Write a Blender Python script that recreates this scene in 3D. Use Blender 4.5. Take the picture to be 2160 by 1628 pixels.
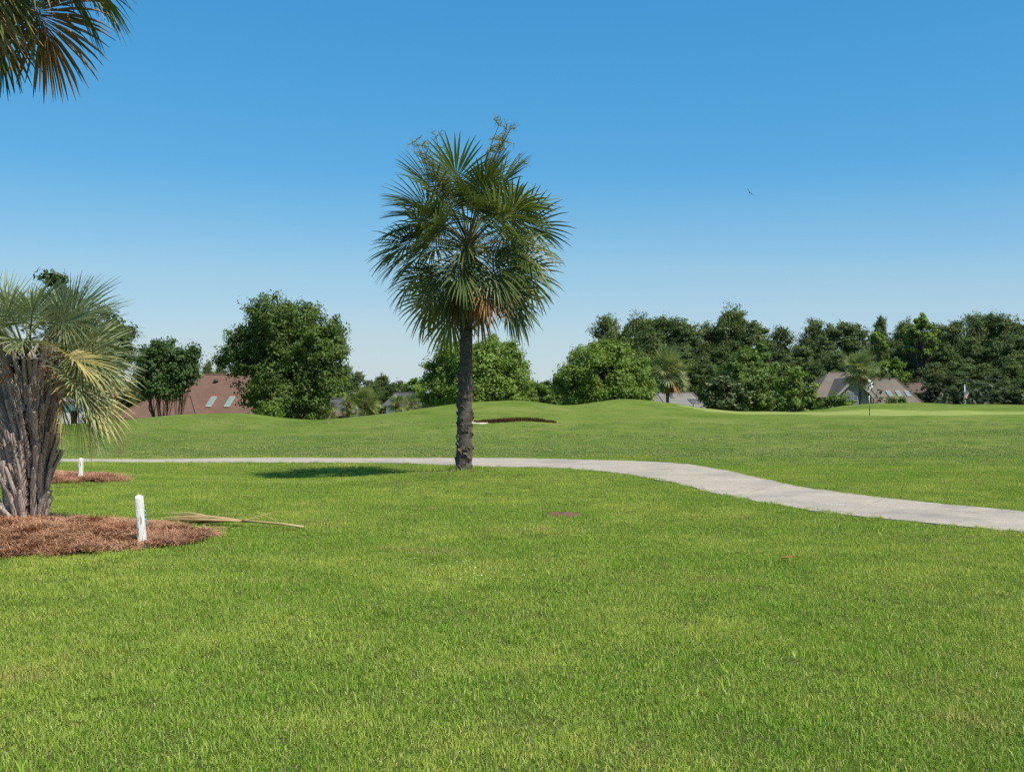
import bpy, math
import numpy as np
from mathutils import Vector

# ------------------------------------------------------------------ camera, sky, sun, exposure
scn = bpy.context.scene
for o in list(bpy.data.objects):
    bpy.data.objects.remove(o)
C = scn.collection
F = 2316.0                      # focal length in photo pixels (photo is 2160 x 1628)
CAM_H = 1.65
PITCH = math.atan(36.0 / F)
cam_data = bpy.data.cameras.new('camera')
cam_data.sensor_width = 36.0
cam_data.lens = 36.0 * F / 2160.0
cam_data.clip_start = 0.05
cam_data.clip_end = 9000
cam = bpy.data.objects.new('camera', cam_data)
cam.location = (0, 0, CAM_H)
cam.rotation_euler = (math.pi / 2 + PITCH, 0, 0)
C.objects.link(cam)
scn.camera = cam

SUN_DIR = Vector((0.56, -0.44, 1.0)).normalized()          # towards the sun
SUN_EL = math.asin(SUN_DIR.z)
SUN_AZ = math.atan2(SUN_DIR.x, SUN_DIR.y)
world = bpy.data.worlds.new('World')
scn.world = world
world.use_nodes = True
wn = world.node_tree.nodes
wl = world.node_tree.links
wn.clear()
sky = wn.new('ShaderNodeTexSky')
sky.sky_type = 'NISHITA'
sky.sun_disc = False
sky.sun_elevation = SUN_EL
sky.sun_rotation = SUN_AZ
sky.altitude = 0
sky.air_density = 0.6
sky.dust_density = 0.5
sky.ozone_density = 6.0
bgn = wn.new('ShaderNodeBackground')
bgn.inputs['Strength'].default_value = 0.084
won = wn.new('ShaderNodeOutputWorld')
# one even grade over the whole sky: deeper blue, paler horizon
sep = wn.new('ShaderNodeSeparateColor')
com = wn.new('ShaderNodeCombineColor')
wl.new(sky.outputs['Color'], sep.inputs[0])
for i, (amp, gam) in enumerate(((2.42, 1.40), (1.156, 0.665), (1.02, 0.36))):
    sc_ = wn.new('ShaderNodeMath'); sc_.operation = 'MULTIPLY'; sc_.inputs[1].default_value = 0.1
    pw_ = wn.new('ShaderNodeMath'); pw_.operation = 'POWER'; pw_.inputs[1].default_value = gam
    am_ = wn.new('ShaderNodeMath'); am_.operation = 'MULTIPLY'; am_.inputs[1].default_value = amp * 10
    wl.new(sep.outputs[i], sc_.inputs[0]); wl.new(sc_.outputs[0], pw_.inputs[0]); wl.new(pw_.outputs[0], am_.inputs[0]); wl.new(am_.outputs[0], com.inputs[i])
# pale air low over the horizon, the same all round
tcw = wn.new('ShaderNodeTexCoord')
sxyz = wn.new('ShaderNodeSeparateXYZ')
wl.new(tcw.outputs['Generated'], sxyz.inputs[0])
mr = wn.new('ShaderNodeMapRange'); mr.inputs['From Min'].default_value = 0.0; mr.inputs['From Max'].default_value = 0.21
mr.inputs['To Min'].default_value = 1.0; mr.inputs['To Max'].default_value = 0.0
wl.new(sxyz.outputs['Z'], mr.inputs['Value'])
pw = wn.new('ShaderNodeMath'); pw.operation = 'POWER'; pw.inputs[1].default_value = 1.4
wl.new(mr.outputs[0], pw.inputs[0])
mpw = wn.new('ShaderNodeMapping'); mpw.inputs['Scale'].default_value = (1.2, 1.2, 14.0)
wl.new(tcw.outputs['Generated'], mpw.inputs['Vector'])
nzw = wn.new('ShaderNodeTexNoise'); nzw.inputs['Scale'].default_value = 1.6; nzw.inputs['Detail'].default_value = 4
wl.new(mpw.outputs['Vector'], nzw.inputs['Vector'])
mrw = wn.new('ShaderNodeMapRange'); mrw.inputs['From Min'].default_value = 0.35; mrw.inputs['From Max'].default_value = 0.70
mrw.inputs['To Min'].default_value = 0.78; mrw.inputs['To Max'].default_value = 1.12
wl.new(nzw.outputs['Fac'], mrw.inputs['Value'])
ml = wn.new('ShaderNodeMath'); ml.operation = 'MULTIPLY'; ml.use_clamp = True
wl.new(pw.outputs[0], ml.inputs[0]); wl.new(mrw.outputs[0], ml.inputs[1])
mxw = wn.new('ShaderNodeMix'); mxw.data_type = 'RGBA'
wl.new(ml.outputs[0], mxw.inputs[0]); wl.new(com.outputs[0], mxw.inputs[6])
mxw.inputs[7].default_value = (5.7, 6.7, 6.8, 1)
wl.new(mxw.outputs[2], bgn.inputs['Color'])
wl.new(bgn.outputs['Background'], won.inputs['Surface'])

sun_data = bpy.data.lights.new('sun', 'SUN')
sun_data.energy = 5.0
sun_data.angle = math.radians(0.5)
sun_data.color = (1.0, 0.94, 0.81)
sun = bpy.data.objects.new('sun', sun_data)
sun.rotation_euler = (-SUN_DIR).to_track_quat('-Z', 'Y').to_euler()
sun.location = (30, -20, 60)
C.objects.link(sun)

scn.view_settings.view_transform = 'Standard'
scn.view_settings.look = 'None'
scn.view_settings.exposure = 0.25
scn.view_settings.gamma = 1.0
scn.render.engine = 'CYCLES'
scn.cycles.max_bounces = 6
scn.cycles.diffuse_bounces = 3
scn.cycles.transmission_bounces = 4
scn.cycles.glossy_bounces = 2
scn.cycles.transparent_max_bounces = 4
scn.cycles.use_denoising = False

# ------------------------------------------------------------------ helpers
def at(px, py, Y):
    """world point seen at photo pixel px,py at distance Y"""
    up = -(py - 814.0) / F
    r = (px - 1080.0) / F
    dy = math.cos(PITCH) - up * math.sin(PITCH)
    dz = math.sin(PITCH) + up * math.cos(PITCH)
    s = Y / dy
    return np.array([r * s, Y, CAM_H + dz * s])

def ss(a, b, x):
    t = np.clip((x - a) / (b - a), 0, 1)
    return t * t * (3 - 2 * t)

# crest line of the mounds beyond the path: photo column, row of its top, distance
CREST = [(-400, 905, 52), (0, 905, 52), (130, 903, 53), (200, 893, 54), (250, 888, 54), (300, 882, 55), (350, 877, 55), (400, 874, 56),
         (450, 872.5, 56), (520, 874, 57), (570, 877, 58), (620, 882, 60), (650, 885.5, 61), (690, 887, 62), (720, 885, 63),
         (760, 878, 63.5), (800, 874, 64), (850, 869, 64.5), (900, 862, 65), (960, 853, 65.5), (1000, 847, 66), (1050, 843, 66.5),
         (1090, 843, 67), (1130, 846, 68), (1170, 852, 69), (1200, 858, 70), (1220, 855, 71), (1260, 847, 72.5), (1300, 842, 74),
         (1340, 842, 75), (1380, 844, 76), (1420, 850, 77), (1460, 858, 78), (1500, 865, 79), (1560, 870, 80), (1640, 869, 82),
         (1700, 868, 84), (1750, 862, 86), (1790, 854.5, 88), (1830, 852, 90), (1870, 850, 91), (1910, 849, 92), (1950, 851, 93),
         (1990, 853.5, 94), (2040, 853, 95), (2080, 851.5, 95), (2120, 853, 95), (2160, 855, 95), (2600, 856, 95)]
_cp = np.array([at(*c) for c in CREST])
_gx = np.arange(-60, 70, 0.25)
_gD = np.interp(_gx, _cp[:, 0], _cp[:, 1])
_gZ = np.interp(_gx, _cp[:, 0], _cp[:, 2])
_k = np.exp(-0.5 * (np.arange(-12, 13) * 0.25 / 0.7) ** 2)
_k /= _k.sum()
def _sm(a):
    return np.convolve(np.pad(a, 12, mode='edge'), _k, mode='valid')
_gD, _gZ = _sm(_gD), _sm(_gZ)

def g2(x, y, cx, cy, sx, sy=None):
    sy = sy or sx
    return np.exp(-0.5 * (((x - cx) / sx) ** 2 + ((y - cy) / sy) ** 2))

PALM = np.array([-1.09, 24.8])
PINDO = np.array([-6.02, 13.6])
def H(x, y):
    x = np.asarray(x, float)
    y = np.asarray(y, float)
    base = 0.93 * ss(33.5, 60, y)
    D = np.interp(x, _gx, _gD)
    zc = np.interp(x, _gx, _gZ)
    back = -2.5 + 1.5 * ss(14, 34, x)
    back = back + 1.2 * ss(120, 160, y)
    w = 9.5
    front = base + (zc - base) * np.exp(-((D - y) / w) ** 2)
    behind = back + (zc - back) * np.exp(-((y - D) / 9.0) ** 2)
    h = np.where(y < D, front, behind)
    h = h + 0.16 * g2(x, y, PALM[0], PALM[1], 1.5) - 0.22 * g2(x, y, -4.7, 27.2, 3.0, 1.7)
    h = h + 0.25 * g2(x, y, 19, 41, 7, 3.5) - 0.10 * g2(x, y, 14, 36, 6, 2)
    # the two planting beds are low mounds
    h = h + 0.22 * np.exp(-(((x + 6.3) / 2.0) ** 2 + ((y - 13.2) / 1.3) ** 2))
    h = h + 0.12 * np.exp(-(((x + 11.2) / 2.6) ** 2 + ((y - 23.2) / 1.5) ** 2))
    amp = 0.012 + 0.03 * ss(34, 50, y)
    und = np.sin(x * 0.9 + 1.3 * np.sin(y * 0.35)) * np.sin(y * 0.7 + 0.8 * np.sin(x * 0.5)) + 0.6 * np.sin(x * 0.31 + y * 0.43 + 1)
    far = 1 - ss(100, 140, np.hypot(x, y))
    return h + amp * und * far

def ground_at(px, py):
    lo, hi = 2.0, 140.0
    prev = lo
    for Y in np.arange(2.0, 140.0, 0.1):
        p = at(px, py, Y)
        if p[2] < float(H(p[0], p[1])):
            return np.array([p[0], p[1], float(H(p[0], p[1]))])
    return at(px, py, 140)

class MB:
    def __init__(s):
        s.v, s.q, s.t, s.qm, s.tm, s.n = [], [], [], [], [], 0
    def verts(s, v):
        v = np.asarray(v, float).reshape(-1, 3)
        b = s.n
        s.v.append(v)
        s.n += len(v)
        return b
    def quads(s, q, m=0):
        q = np.asarray(q, int).reshape(-1, 4)
        s.q.append(q)
        s.qm.append(np.full(len(q), m))
    def tris(s, t, m=0):
        t = np.asarray(t, int).reshape(-1, 3)
        s.t.append(t)
        s.tm.append(np.full(len(t), m))
    def tube(s, pts, rad, n=8, m=0, cap=True, jitter=None):
        pts = np.asarray(pts, float)
        rad = np.broadcast_to(np.asarray(rad, float), (len(pts),))
        tan = np.gradient(pts, axis=0)
        tan /= np.linalg.norm(tan, axis=1)[:, None] + 1e-9
        ref = np.array([0, 0, 1.0]) if abs(tan[0][2]) < 0.9 else np.array([1.0, 0, 0])
        u = np.cross(tan, ref)
        u /= np.linalg.norm(u, axis=1)[:, None] + 1e-9
        w = np.cross(tan, u)
        a = np.arange(n) * 2 * np.pi / n
        R = rad[:, None] * np.ones(n)[None]
        if jitter is not None:
            R = R * jitter
        ring = pts[:, None] + R[..., None] * (np.cos(a)[None, :, None] * u[:, None] + np.sin(a)[None, :, None] * w[:, None])
        b = s.verts(ring)
        i = np.arange(len(pts) - 1)[:, None]
        j = np.arange(n)[None]
        k = (j + 1) % n
        s.quads(np.stack([b + i * n + j, b + (i + 1) * n + j, b + (i + 1) * n + k, b + i * n + k], -1), m)
        if cap:
            for e, r in ((0, 0), (1, len(pts) - 1)):
                c = s.verts([pts[r]])
                jj = np.arange(n)
                kk = (jj + 1) % n
                s.tris(np.stack([np.full(n, c), b + r * n + (jj if e == 0 else kk), b + r * n + (kk if e == 0 else jj)], -1), m)
    def box(s, lo, hi, m=0, M=None):
        x0, y0, z0 = lo
        x1, y1, z1 = hi
        v = np.array([(x, y, z) for z in (z0, z1) for y in (y0, y1) for x in (x0, x1)], float)
        if M is not None:
            v = np.array([M(p) for p in v])
        b = s.verts(v)
        s.quads(np.array([(0, 2, 3, 1), (4, 5, 7, 6), (0, 1, 5, 4), (2, 6, 7, 3), (0, 4, 6, 2), (1, 3, 7, 5)]) + b, m)
    def poly(s, pts, m=0):
        b = s.verts(pts)
        if len(pts) == 4:
            s.quads([[b, b + 1, b + 2, b + 3]], m)
        else:
            s.tris([[b, b + i, b + i + 1] for i in range(1, len(pts) - 1)], m)
    def build(s, name, mats, parent=None, smooth=False, link=True):
        me = bpy.data.meshes.new(name)
        V = np.concatenate(s.v) if s.v else np.zeros((0, 3))
        Q = np.concatenate(s.q) if s.q else np.zeros((0, 4), int)
        T = np.concatenate(s.t) if s.t else np.zeros((0, 3), int)
        mi = np.concatenate([np.concatenate(s.qm) if s.qm else np.zeros(0), np.concatenate(s.tm) if s.tm else np.zeros(0)]).astype(np.int32)
        me.vertices.add(len(V))
        me.vertices.foreach_set('co', V.astype(np.float32).ravel())
        nl = len(Q) * 4 + len(T) * 3
        me.loops.add(nl)
        me.loops.foreach_set('vertex_index', np.concatenate([Q.ravel(), T.ravel()]).astype(np.int32))
        me.polygons.add(len(Q) + len(T))
        st = np.concatenate([np.arange(len(Q)) * 4, len(Q) * 4 + np.arange(len(T)) * 3]).astype(np.int32)
        me.polygons.foreach_set('loop_start', st)
        me.polygons.foreach_set('material_index', mi)
        me.polygons.foreach_set('use_smooth', np.full(len(Q) + len(T), bool(smooth)))
        me.update(calc_edges=True)
        me.validate()
        for m in (mats if isinstance(mats, (list, tuple)) else [mats]):
            me.materials.append(M_[m] if isinstance(m, str) else m)
        o = bpy.data.objects.new(name, me)
        if link:
            C.objects.link(o)
        if parent is not None:
            o.parent = parent
        return o

def tag(o, label=None, cat=None, group=None, kind=None):
    for k, v in (('label', label), ('category', cat), ('group', group), ('kind', kind)):
        if v:
            o[k] = v
    return o

def thing(name, loc, label, cat, group=None, rz=0):
    o = bpy.data.objects.new(name, None)
    o.empty_display_size = 0.2
    o.location = [float(c) for c in loc]
    o.rotation_euler = (0, 0, rz)
    C.objects.link(o)
    return tag(o, label, cat, group)

def copy_tree(o, parent=None):
    c = o.copy()
    C.objects.link(c)
    c.parent = parent
    for ch in o.children:
        copy_tree(ch, c)
    return c

def unit(v):
    v = np.asarray(v, float)
    return v / (np.linalg.norm(v) + 1e-12)

# ------------------------------------------------------------------ materials
M_ = {}
class NT:
    def __init__(s, name):
        s.m = bpy.data.materials.new(name)
        s.m.use_nodes = True
        s.t = s.m.node_tree
        s.t.nodes.clear()
        M_[name] = s.m
    def n(s, typ, **kw):
        nd = s.t.nodes.new(typ)
        for k, v in kw.items():
            if k.startswith('i_'):
                key = k[2:].replace('_', ' ')
                nd.inputs[key if key in nd.inputs else int(key)].default_value = v
            else:
                setattr(nd, k, v)
        return nd
    def l(s, a, b):
        s.t.links.new(a, b)
    def noise(s, vec, scale, detail=4, rough=0.6):
        nd = s.n('ShaderNodeTexNoise')
        nd.inputs['Scale'].default_value = scale
        nd.inputs['Detail'].default_value = detail
        nd.inputs['Roughness'].default_value = rough
        s.l(vec, nd.inputs['Vector'])
        return nd.outputs['Fac']
    def ramp(s, fac, lo, hi):
        nd = s.n('ShaderNodeMapRange')
        nd.inputs['From Min'].default_value = lo
        nd.inputs['From Max'].default_value = hi
        s.l(fac, nd.inputs['Value'])
        return nd.outputs['Result']
    def mix(s, fac, a, b, mode='MIX'):
        nd = s.n('ShaderNodeMix', data_type='RGBA', blend_type=mode)
        for sock, v in ((nd.inputs[0], fac), (nd.inputs[6], a), (nd.inputs[7], b)):
            if isinstance(v, (int, float)):
                sock.default_value = v
            elif isinstance(v, tuple):
                sock.default_value = (*v, 1) if len(v) == 3 else v
            else:
                s.l(v, sock)
        return nd.outputs[2]
    def math(s, op, a, b):
        nd = s.n('ShaderNodeMath', operation=op)
        for i, v in enumerate((a, b)):
            if isinstance(v, (int, float)):
                nd.inputs[i].default_value = v
            else:
                s.l(v, nd.inputs[i])
        return nd.outputs[0]
    def out(s, col, rough=0.85, spec=0.25, bump=None, bstr=0.3, bdist=0.02, transl=0.0, tcol=None, metal=0.0):
        p = s.n('ShaderNodeBsdfPrincipled')
        p.inputs['Roughness'].default_value = rough
        p.inputs['Specular IOR Level'].default_value = spec
        p.inputs['Metallic'].default_value = metal
        if isinstance(col, tuple):
            p.inputs['Base Color'].default_value = (*col, 1)
        else:
            s.l(col, p.inputs['Base Color'])
        if bump is not None:
            b = s.n('ShaderNodeBump')
            b.inputs['Strength'].default_value = bstr
            b.inputs['Distance'].default_value = bdist
            s.l(bump, b.inputs['Height'])
            s.l(b.outputs['Normal'], p.inputs['Normal'])
        res = p.outputs[0]
        if transl > 0:
            tr = s.n('ShaderNodeBsdfTranslucent')
            c = tcol if tcol is not None else col
            if isinstance(c, tuple):
                tr.inputs['Color'].default_value = (*c, 1)
            else:
                s.l(c, tr.inputs['Color'])
            mx = s.n('ShaderNodeMixShader')
            mx.inputs[0].default_value = transl
            s.l(res, mx.inputs[1])
            s.l(tr.outputs[0], mx.inputs[2])
            res = mx.outputs[0]
        o = s.n('ShaderNodeOutputMaterial')
        s.l(res, o.inputs['Surface'])
        return s.m

def leaf_mat(name, c1, c2, scale=0.6, transl=0.3, rough=0.55, spec=0.3, tboost=(1.5, 1.6, 0.9)):
    t = NT(name)
    geo = t.n('ShaderNodeNewGeometry')
    n1 = t.ramp(t.noise(geo.outputs['Position'], scale, 2), 0.3, 0.7)
    f = t.math('ADD', t.math('MULTIPLY', n1, 0.5), t.math('MULTIPLY', geo.outputs['Random Per Island'], 0.5))
    col = t.mix(f, c1, c2)
    tc = t.mix(1.0, col, tboost, 'MULTIPLY')
    return t.out(col, rough, spec, transl=transl, tcol=tc)

def rough_mat(name, c1, c2, scale=6, rough=0.9, spec=0.2, bstr=0.4, bdist=0.02, stretch=(1, 1, 1), c3=None, bscale=None, s3=1.0, r3=(0.5, 0.7)):
    t = NT(name)
    tc = t.n('ShaderNodeTexCoord')
    mp = t.n('ShaderNodeMapping')
    mp.inputs['Scale'].default_value = stretch
    t.l(tc.outputs['Object'], mp.inputs['Vector'])
    v = mp.outputs['Vector']
    n1 = t.noise(v, scale, 6, 0.65)
    col = t.mix(t.ramp(n1, 0.32, 0.68), c1, c2)
    if c3 is not None:
        col = t.mix(t.ramp(t.noise(v, s3, 3), *r3), col, c3)
    b = t.noise(v, bscale or scale * 2.5, 6, 0.7)
    return t.out(col, rough, spec, bump=b, bstr=bstr, bdist=bdist)

# ground: mown grass seen from afar and the earth between the blades nearby
t = NT('turf')
geo = t.n('ShaderNodeNewGeometry')
P = geo.outputs['Position']
big = t.ramp(t.noise(P, 0.11, 3), 0.35, 0.65)
mid = t.ramp(t.noise(P, 0.7, 4), 0.3, 0.7)
fine = t.ramp(t.noise(P, 9, 5, 0.75), 0.3, 0.7)
vfine = t.noise(P, 70, 3, 0.8)
col = t.mix(big, (0.118, 0.178, 0.032), (0.172, 0.212, 0.050))
col = t.mix(t.math('MULTIPLY', mid, 0.6), col, (0.095, 0.160, 0.026))
col = t.mix(t.math('MULTIPLY', fine, 0.45), col, (0.190, 0.215, 0.062))
col = t.mix(t.math('MULTIPLY', t.ramp(t.noise(P, 0.38, 6, 0.7), 0.46, 0.60), 0.75), col, (0.080, 0.140, 0.022))
col = t.mix(t.math('MULTIPLY', t.ramp(t.noise(P, 0.27, 6, 0.72), 0.52, 0.66), 0.7), col, (0.210, 0.222, 0.070))
col = t.mix(t.math('MULTIPLY', t.ramp(t.noise(P, 2.6, 6, 0.75), 0.50, 0.68), 0.6), col, (0.085, 0.145, 0.022))
col = t.mix(t.math('MULTIPLY', t.ramp(t.noise(P, 1.7, 5, 0.7), 0.58, 0.74), 0.6), col, (0.215, 0.210, 0.075))
bmp = t.math('ADD', vfine, t.math('MULTIPLY', t.noise(P, 14, 4, 0.7), 1.2))
# under the near lawn the earth and thatch between the blades show
sy = t.n('ShaderNodeSeparateXYZ')
t.l(P, sy.inputs[0])
nearf = t.ramp(t.math('ADD', sy.outputs['Y'], t.math('MULTIPLY', t.noise(P, 0.6, 3), 6.0)), 36.0, 28.0)
col = t.mix(t.math('MULTIPLY', nearf, 0.8), col, (0.075, 0.085, 0.028))
t.out(col, 1.0, 0.0, bump=bmp, bstr=0.55, bdist=0.03)

t = NT('green_turf')
geo = t.n('ShaderNodeNewGeometry')
P = geo.outputs['Position']
col = t.mix(t.ramp(t.noise(P, 0.5, 4), 0.3, 0.7), (0.215, 0.258, 0.052), (0.255, 0.280, 0.072))
t.out(col, 0.85, 0.15, bump=t.noise(P, 40, 3), bstr=0.15, bdist=0.01)

def grass_mat(name, tint=1.0, blue=0.0):
    t = NT(name)
    geo = t.n('ShaderNodeNewGeometry')
    P = geo.outputs['Position']
    isl = geo.outputs['Random Per Island']
    oi = t.n('ShaderNodeObjectInfo')
    big = t.ramp(t.noise(P, 0.34, 5, 0.62), 0.42, 0.58)
    mid = t.ramp(t.noise(P, 0.8, 5, 0.65), 0.40, 0.60)
    pal = t.math('POWER', isl, 1.8)
    blot = t.ramp(t.noise(P, 2.6, 5, 0.7), 0.42, 0.62)
    col = t.mix(big, (0.150 * tint, 0.310 * tint, 0.012), (0.420 * tint, 0.480 * tint, 0.070))
    col = t.mix(t.math('MULTIPLY', mid, 0.75), col, (0.110 * tint, 0.245 * tint, 0.008))
    col = t.mix(t.math('MULTIPLY', blot, 0.35), col, (0.310 * tint, 0.390 * tint, 0.055))
    col = t.mix(t.math('MULTIPLY', oi.outputs['Random'], 0.35), col, (0.130 * tint, 0.240 * tint, 0.014))
    col = t.mix(t.math('MULTIPLY', pal, 0.72), col, (0.530 * tint, 0.570 * tint, 0.170))
    dry = t.ramp(t.noise(P, 0.55, 6, 0.75), 0.56, 0.68)
    col = t.mix(t.math('MULTIPLY', dry, 0.6), col, (0.430 * tint, 0.350 * tint, 0.130))
    dk = t.ramp(t.noise(P, 1.6, 5, 0.7), 0.60, 0.70)
    col = t.mix(t.math('MULTIPLY', dk, 0.6), col, (0.085 * tint, 0.170 * tint, 0.012))
    if blue:
        col = t.mix(1.0, col, (0.02, 0.0, blue * 1.5), 'ADD')
    dead = t.math('GREATER_THAN', isl, 0.94)
    col = t.mix(t.math('MULTIPLY', dead, 0.8), col, (0.52, 0.45, 0.24))
    tc = t.mix(1.0, col, (1.35, 1.35, 0.8), 'MULTIPLY')
    t.out(col, 0.55, 0.12, transl=0.27, tcol=tc)
grass_mat('grass_blade', 1.0)
grass_mat('tall_blade', 1.15)
grass_mat('rough_blade', 0.78, 0.022)

rough_mat('mulch', (0.17, 0.070, 0.036), (0.30, 0.14, 0.075), 22, bstr=0.8, bdist=0.03)
t = NT('needle')
geo = t.n('ShaderNodeNewGeometry')
col = t.mix(geo.outputs['Random Per Island'], (0.27, 0.125, 0.062), (0.62, 0.37, 0.225))
col = t.mix(t.ramp(t.noise(geo.outputs['Position'], 2.2, 3), 0.4, 0.7), col, (0.37, 0.180, 0.095))
t.out(col, 0.7, 0.2)

t = NT('concrete')
geo = t.n('ShaderNodeNewGeometry')
P = geo.outputs['Position']
col = t.mix(t.ramp(t.noise(P, 1.3, 6, 0.65), 0.35, 0.7), (0.45, 0.385, 0.305), (0.35, 0.305, 0.25))
col = t.mix(t.math('MULTIPLY', t.ramp(t.noise(P, 28, 4, 0.8), 0.45, 0.7), 0.5), col, (0.23, 0.21, 0.18))
col = t.mix(t.math('MULTIPLY', t.ramp(t.noise(P, 0.45, 4), 0.50, 0.70), 0.7), col, (0.215, 0.195, 0.17))
col = t.mix(t.math('MULTIPLY', t.ramp(t.noise(P, 5.5, 6, 0.8), 0.52, 0.66), 0.45), col, (0.20, 0.175, 0.145))
t.out(col, 0.9, 0.2, bump=t.noise(P, 45, 5, 0.8), bstr=0.5, bdist=0.012)

leaf_mat('palm_leaf', (0.045, 0.080, 0.018), (0.125, 0.160, 0.040), 1.3, 0.2, 0.42, 0.35, (1.6, 1.5, 0.7))
leaf_mat('palm_leaf_pale', (0.13, 0.17, 0.040), (0.24, 0.27, 0.085), 1.3, 0.28, 0.42, 0.4)
leaf_mat('palm_leaf_grey', (0.16, 0.20, 0.075), (0.30, 0.33, 0.14), 1.3, 0.22, 0.45, 0.4)
leaf_mat('palm_dead', (0.20, 0.105, 0.045), (0.42, 0.26, 0.13), 1.5, 0.15, 0.8, 0.15)
leaf_mat('dead_stalk', (0.20, 0.085, 0.045), (0.40, 0.21, 0.12), 3, 0.0, 0.7, 0.2)
leaf_mat('frond_dry', (0.36, 0.24, 0.11), (0.58, 0.44, 0.24), 3, 0.1, 0.75, 0.2)
leaf_mat('petiole', (0.13, 0.14, 0.045), (0.24, 0.20, 0.08), 3, 0.0, 0.5, 0.3)
leaf_mat('pindo_leaf', (0.150, 0.200, 0.095), (0.330, 0.375, 0.205), 1.4, 0.2, 0.45, 0.35, (1.3, 1.35, 0.9))
leaf_mat('pindo_old', (0.36, 0.33, 0.11), (0.56, 0.48, 0.20), 1.4, 0.22, 0.5, 0.3, (1.3, 1.2, 0.8))
leaf_mat('flower_twig', (0.15, 0.19, 0.05), (0.27, 0.29, 0.10), 3, 0.1, 0.7, 0.2)
leaf_mat('twig_dark', (0.035, 0.03, 0.018), (0.10, 0.10, 0.04), 3, 0.0, 0.7, 0.2)
rough_mat('palm_trunk', (0.050, 0.042, 0.036), (0.19, 0.165, 0.14), 7, stretch=(1.2, 1.2, 5), bstr=0.8, bdist=0.03, c3=(0.035, 0.028, 0.024), s3=1.5)
rough_mat('palm_boot', (0.055, 0.042, 0.034), (0.26, 0.205, 0.17), 7, stretch=(2.5, 2.5, 0.8), bstr=0.7, bdist=0.02, c3=(0.13, 0.055, 0.03), s3=3, r3=(0.55, 0.75))
rough_mat('pindo_boot', (0.19, 0.15, 0.13), (0.62, 0.53, 0.475), 6, stretch=(3, 3, 0.7), bstr=0.8, bdist=0.02, c3=(0.15, 0.058, 0.028), s3=4, r3=(0.52, 0.72))
rough_mat('fibre', (0.028, 0.018, 0.012), (0.075, 0.045, 0.028), 14, stretch=(2, 2, 0.6), bstr=0.8)
rough_mat('bark', (0.05, 0.037, 0.027), (0.14, 0.11, 0.085), 5, stretch=(2, 2, 0.5), bstr=0.7)
rough_mat('bark_red', (0.10, 0.055, 0.036), (0.22, 0.14, 0.10), 5, stretch=(2, 2, 0.5), bstr=0.5)
rough_mat('pine_bark', (0.06, 0.038, 0.027), (0.17, 0.11, 0.08), 5, stretch=(2, 2, 0.5), bstr=0.7)
leaf_mat('oak_leaf', (0.0621, 0.1117, 0.0182), (0.1283, 0.1822, 0.0348), 0.35, 0.30)
leaf_mat('myrtle_leaf', (0.0416, 0.0945, 0.0212), (0.0870, 0.1475, 0.0363), 0.5, 0.28)
leaf_mat('bright_leaf', (0.1125, 0.1857, 0.0274), (0.2199, 0.2932, 0.0538), 0.35, 0.34)
leaf_mat('lime_leaf', (0.105, 0.180, 0.024), (0.195, 0.265, 0.048), 0.4, 0.36)
leaf_mat('mid_leaf', (0.078, 0.140, 0.024), (0.160, 0.225, 0.044), 0.35, 0.30)
leaf_mat('dark_leaf', (0.0436, 0.0713, 0.0190), (0.0911, 0.1228, 0.0356), 0.35, 0.25)
leaf_mat('bronze_leaf', (0.045, 0.055, 0.020), (0.13, 0.085, 0.035), 0.9, 0.2)
leaf_mat('pine_leaf', (0.054, 0.090, 0.025), (0.150, 0.192, 0.058), 0.22, 0.22, 0.6, 0.25)
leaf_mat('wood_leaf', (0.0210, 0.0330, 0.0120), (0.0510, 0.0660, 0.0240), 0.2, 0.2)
leaf_mat('petal', (0.75, 0.72, 0.62), (0.85, 0.83, 0.76), 2, 0.2)

t = NT('post_paint')
tc = t.n('ShaderNodeTexCoord')
mp = t.n('ShaderNodeMapping')
mp.inputs['Scale'].default_value = (9, 9, 1.3)
t.l(tc.outputs['Object'], mp.inputs['Vector'])
col = t.mix(t.ramp(t.noise(mp.outputs['Vector'], 4, 5, 0.7), 0.53, 0.62), (0.78, 0.77, 0.72), (0.27, 0.21, 0.16))
t.out(col, 0.75, 0.3, bump=t.noise(mp.outputs['Vector'], 6, 5, 0.7), bstr=0.6, bdist=0.01)

def plain(name, c, rough=0.6, spec=0.3, metal=0.0, var=0.08, scale=8):
    t = NT(name)
    tc = t.n('ShaderNodeTexCoord')
    c2 = tuple(max(0, x * (1 - 2.5 * var)) for x in c)
    col = t.mix(t.ramp(t.noise(tc.outputs['Object'], scale, 4), 0.3, 0.7), c, c2)
    return t.out(col, rough, spec, metal=metal)
def shingle(name, c1, c2):
    t = NT(name)
    tc = t.n('ShaderNodeTexCoord')
    mp = t.n('ShaderNodeMapping')
    mp.inputs['Scale'].default_value = (0.9, 0.9, 7.0)
    t.l(tc.outputs['Object'], mp.inputs['Vector'])
    col = t.mix(t.ramp(t.noise(mp.outputs['Vector'], 2.2, 5, 0.8), 0.3, 0.7), c1, c2)
    col = t.mix(t.math('MULTIPLY', t.ramp(t.noise(tc.outputs['Object'], 0.6, 3), 0.45, 0.75), 0.5), col, tuple(0.7 * x for x in c1))
    return t.out(col, 0.95, 0.15, bump=t.noise(mp.outputs['Vector'], 4, 3), bstr=0.5, bdist=0.03)
shingle('shingle_brown', (0.128, 0.074, 0.054), (0.185, 0.110, 0.082))
shingle('shingle_tan', (0.130, 0.108, 0.084), (0.195, 0.164, 0.130))
shingle('shingle_grey', (0.17, 0.158, 0.140), (0.25, 0.230, 0.205))
shingle('shingle_slate', (0.075, 0.075, 0.082), (0.115, 0.115, 0.122))
shingle('shingle_red', (0.110, 0.070, 0.057), (0.155, 0.102, 0.082))
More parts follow.
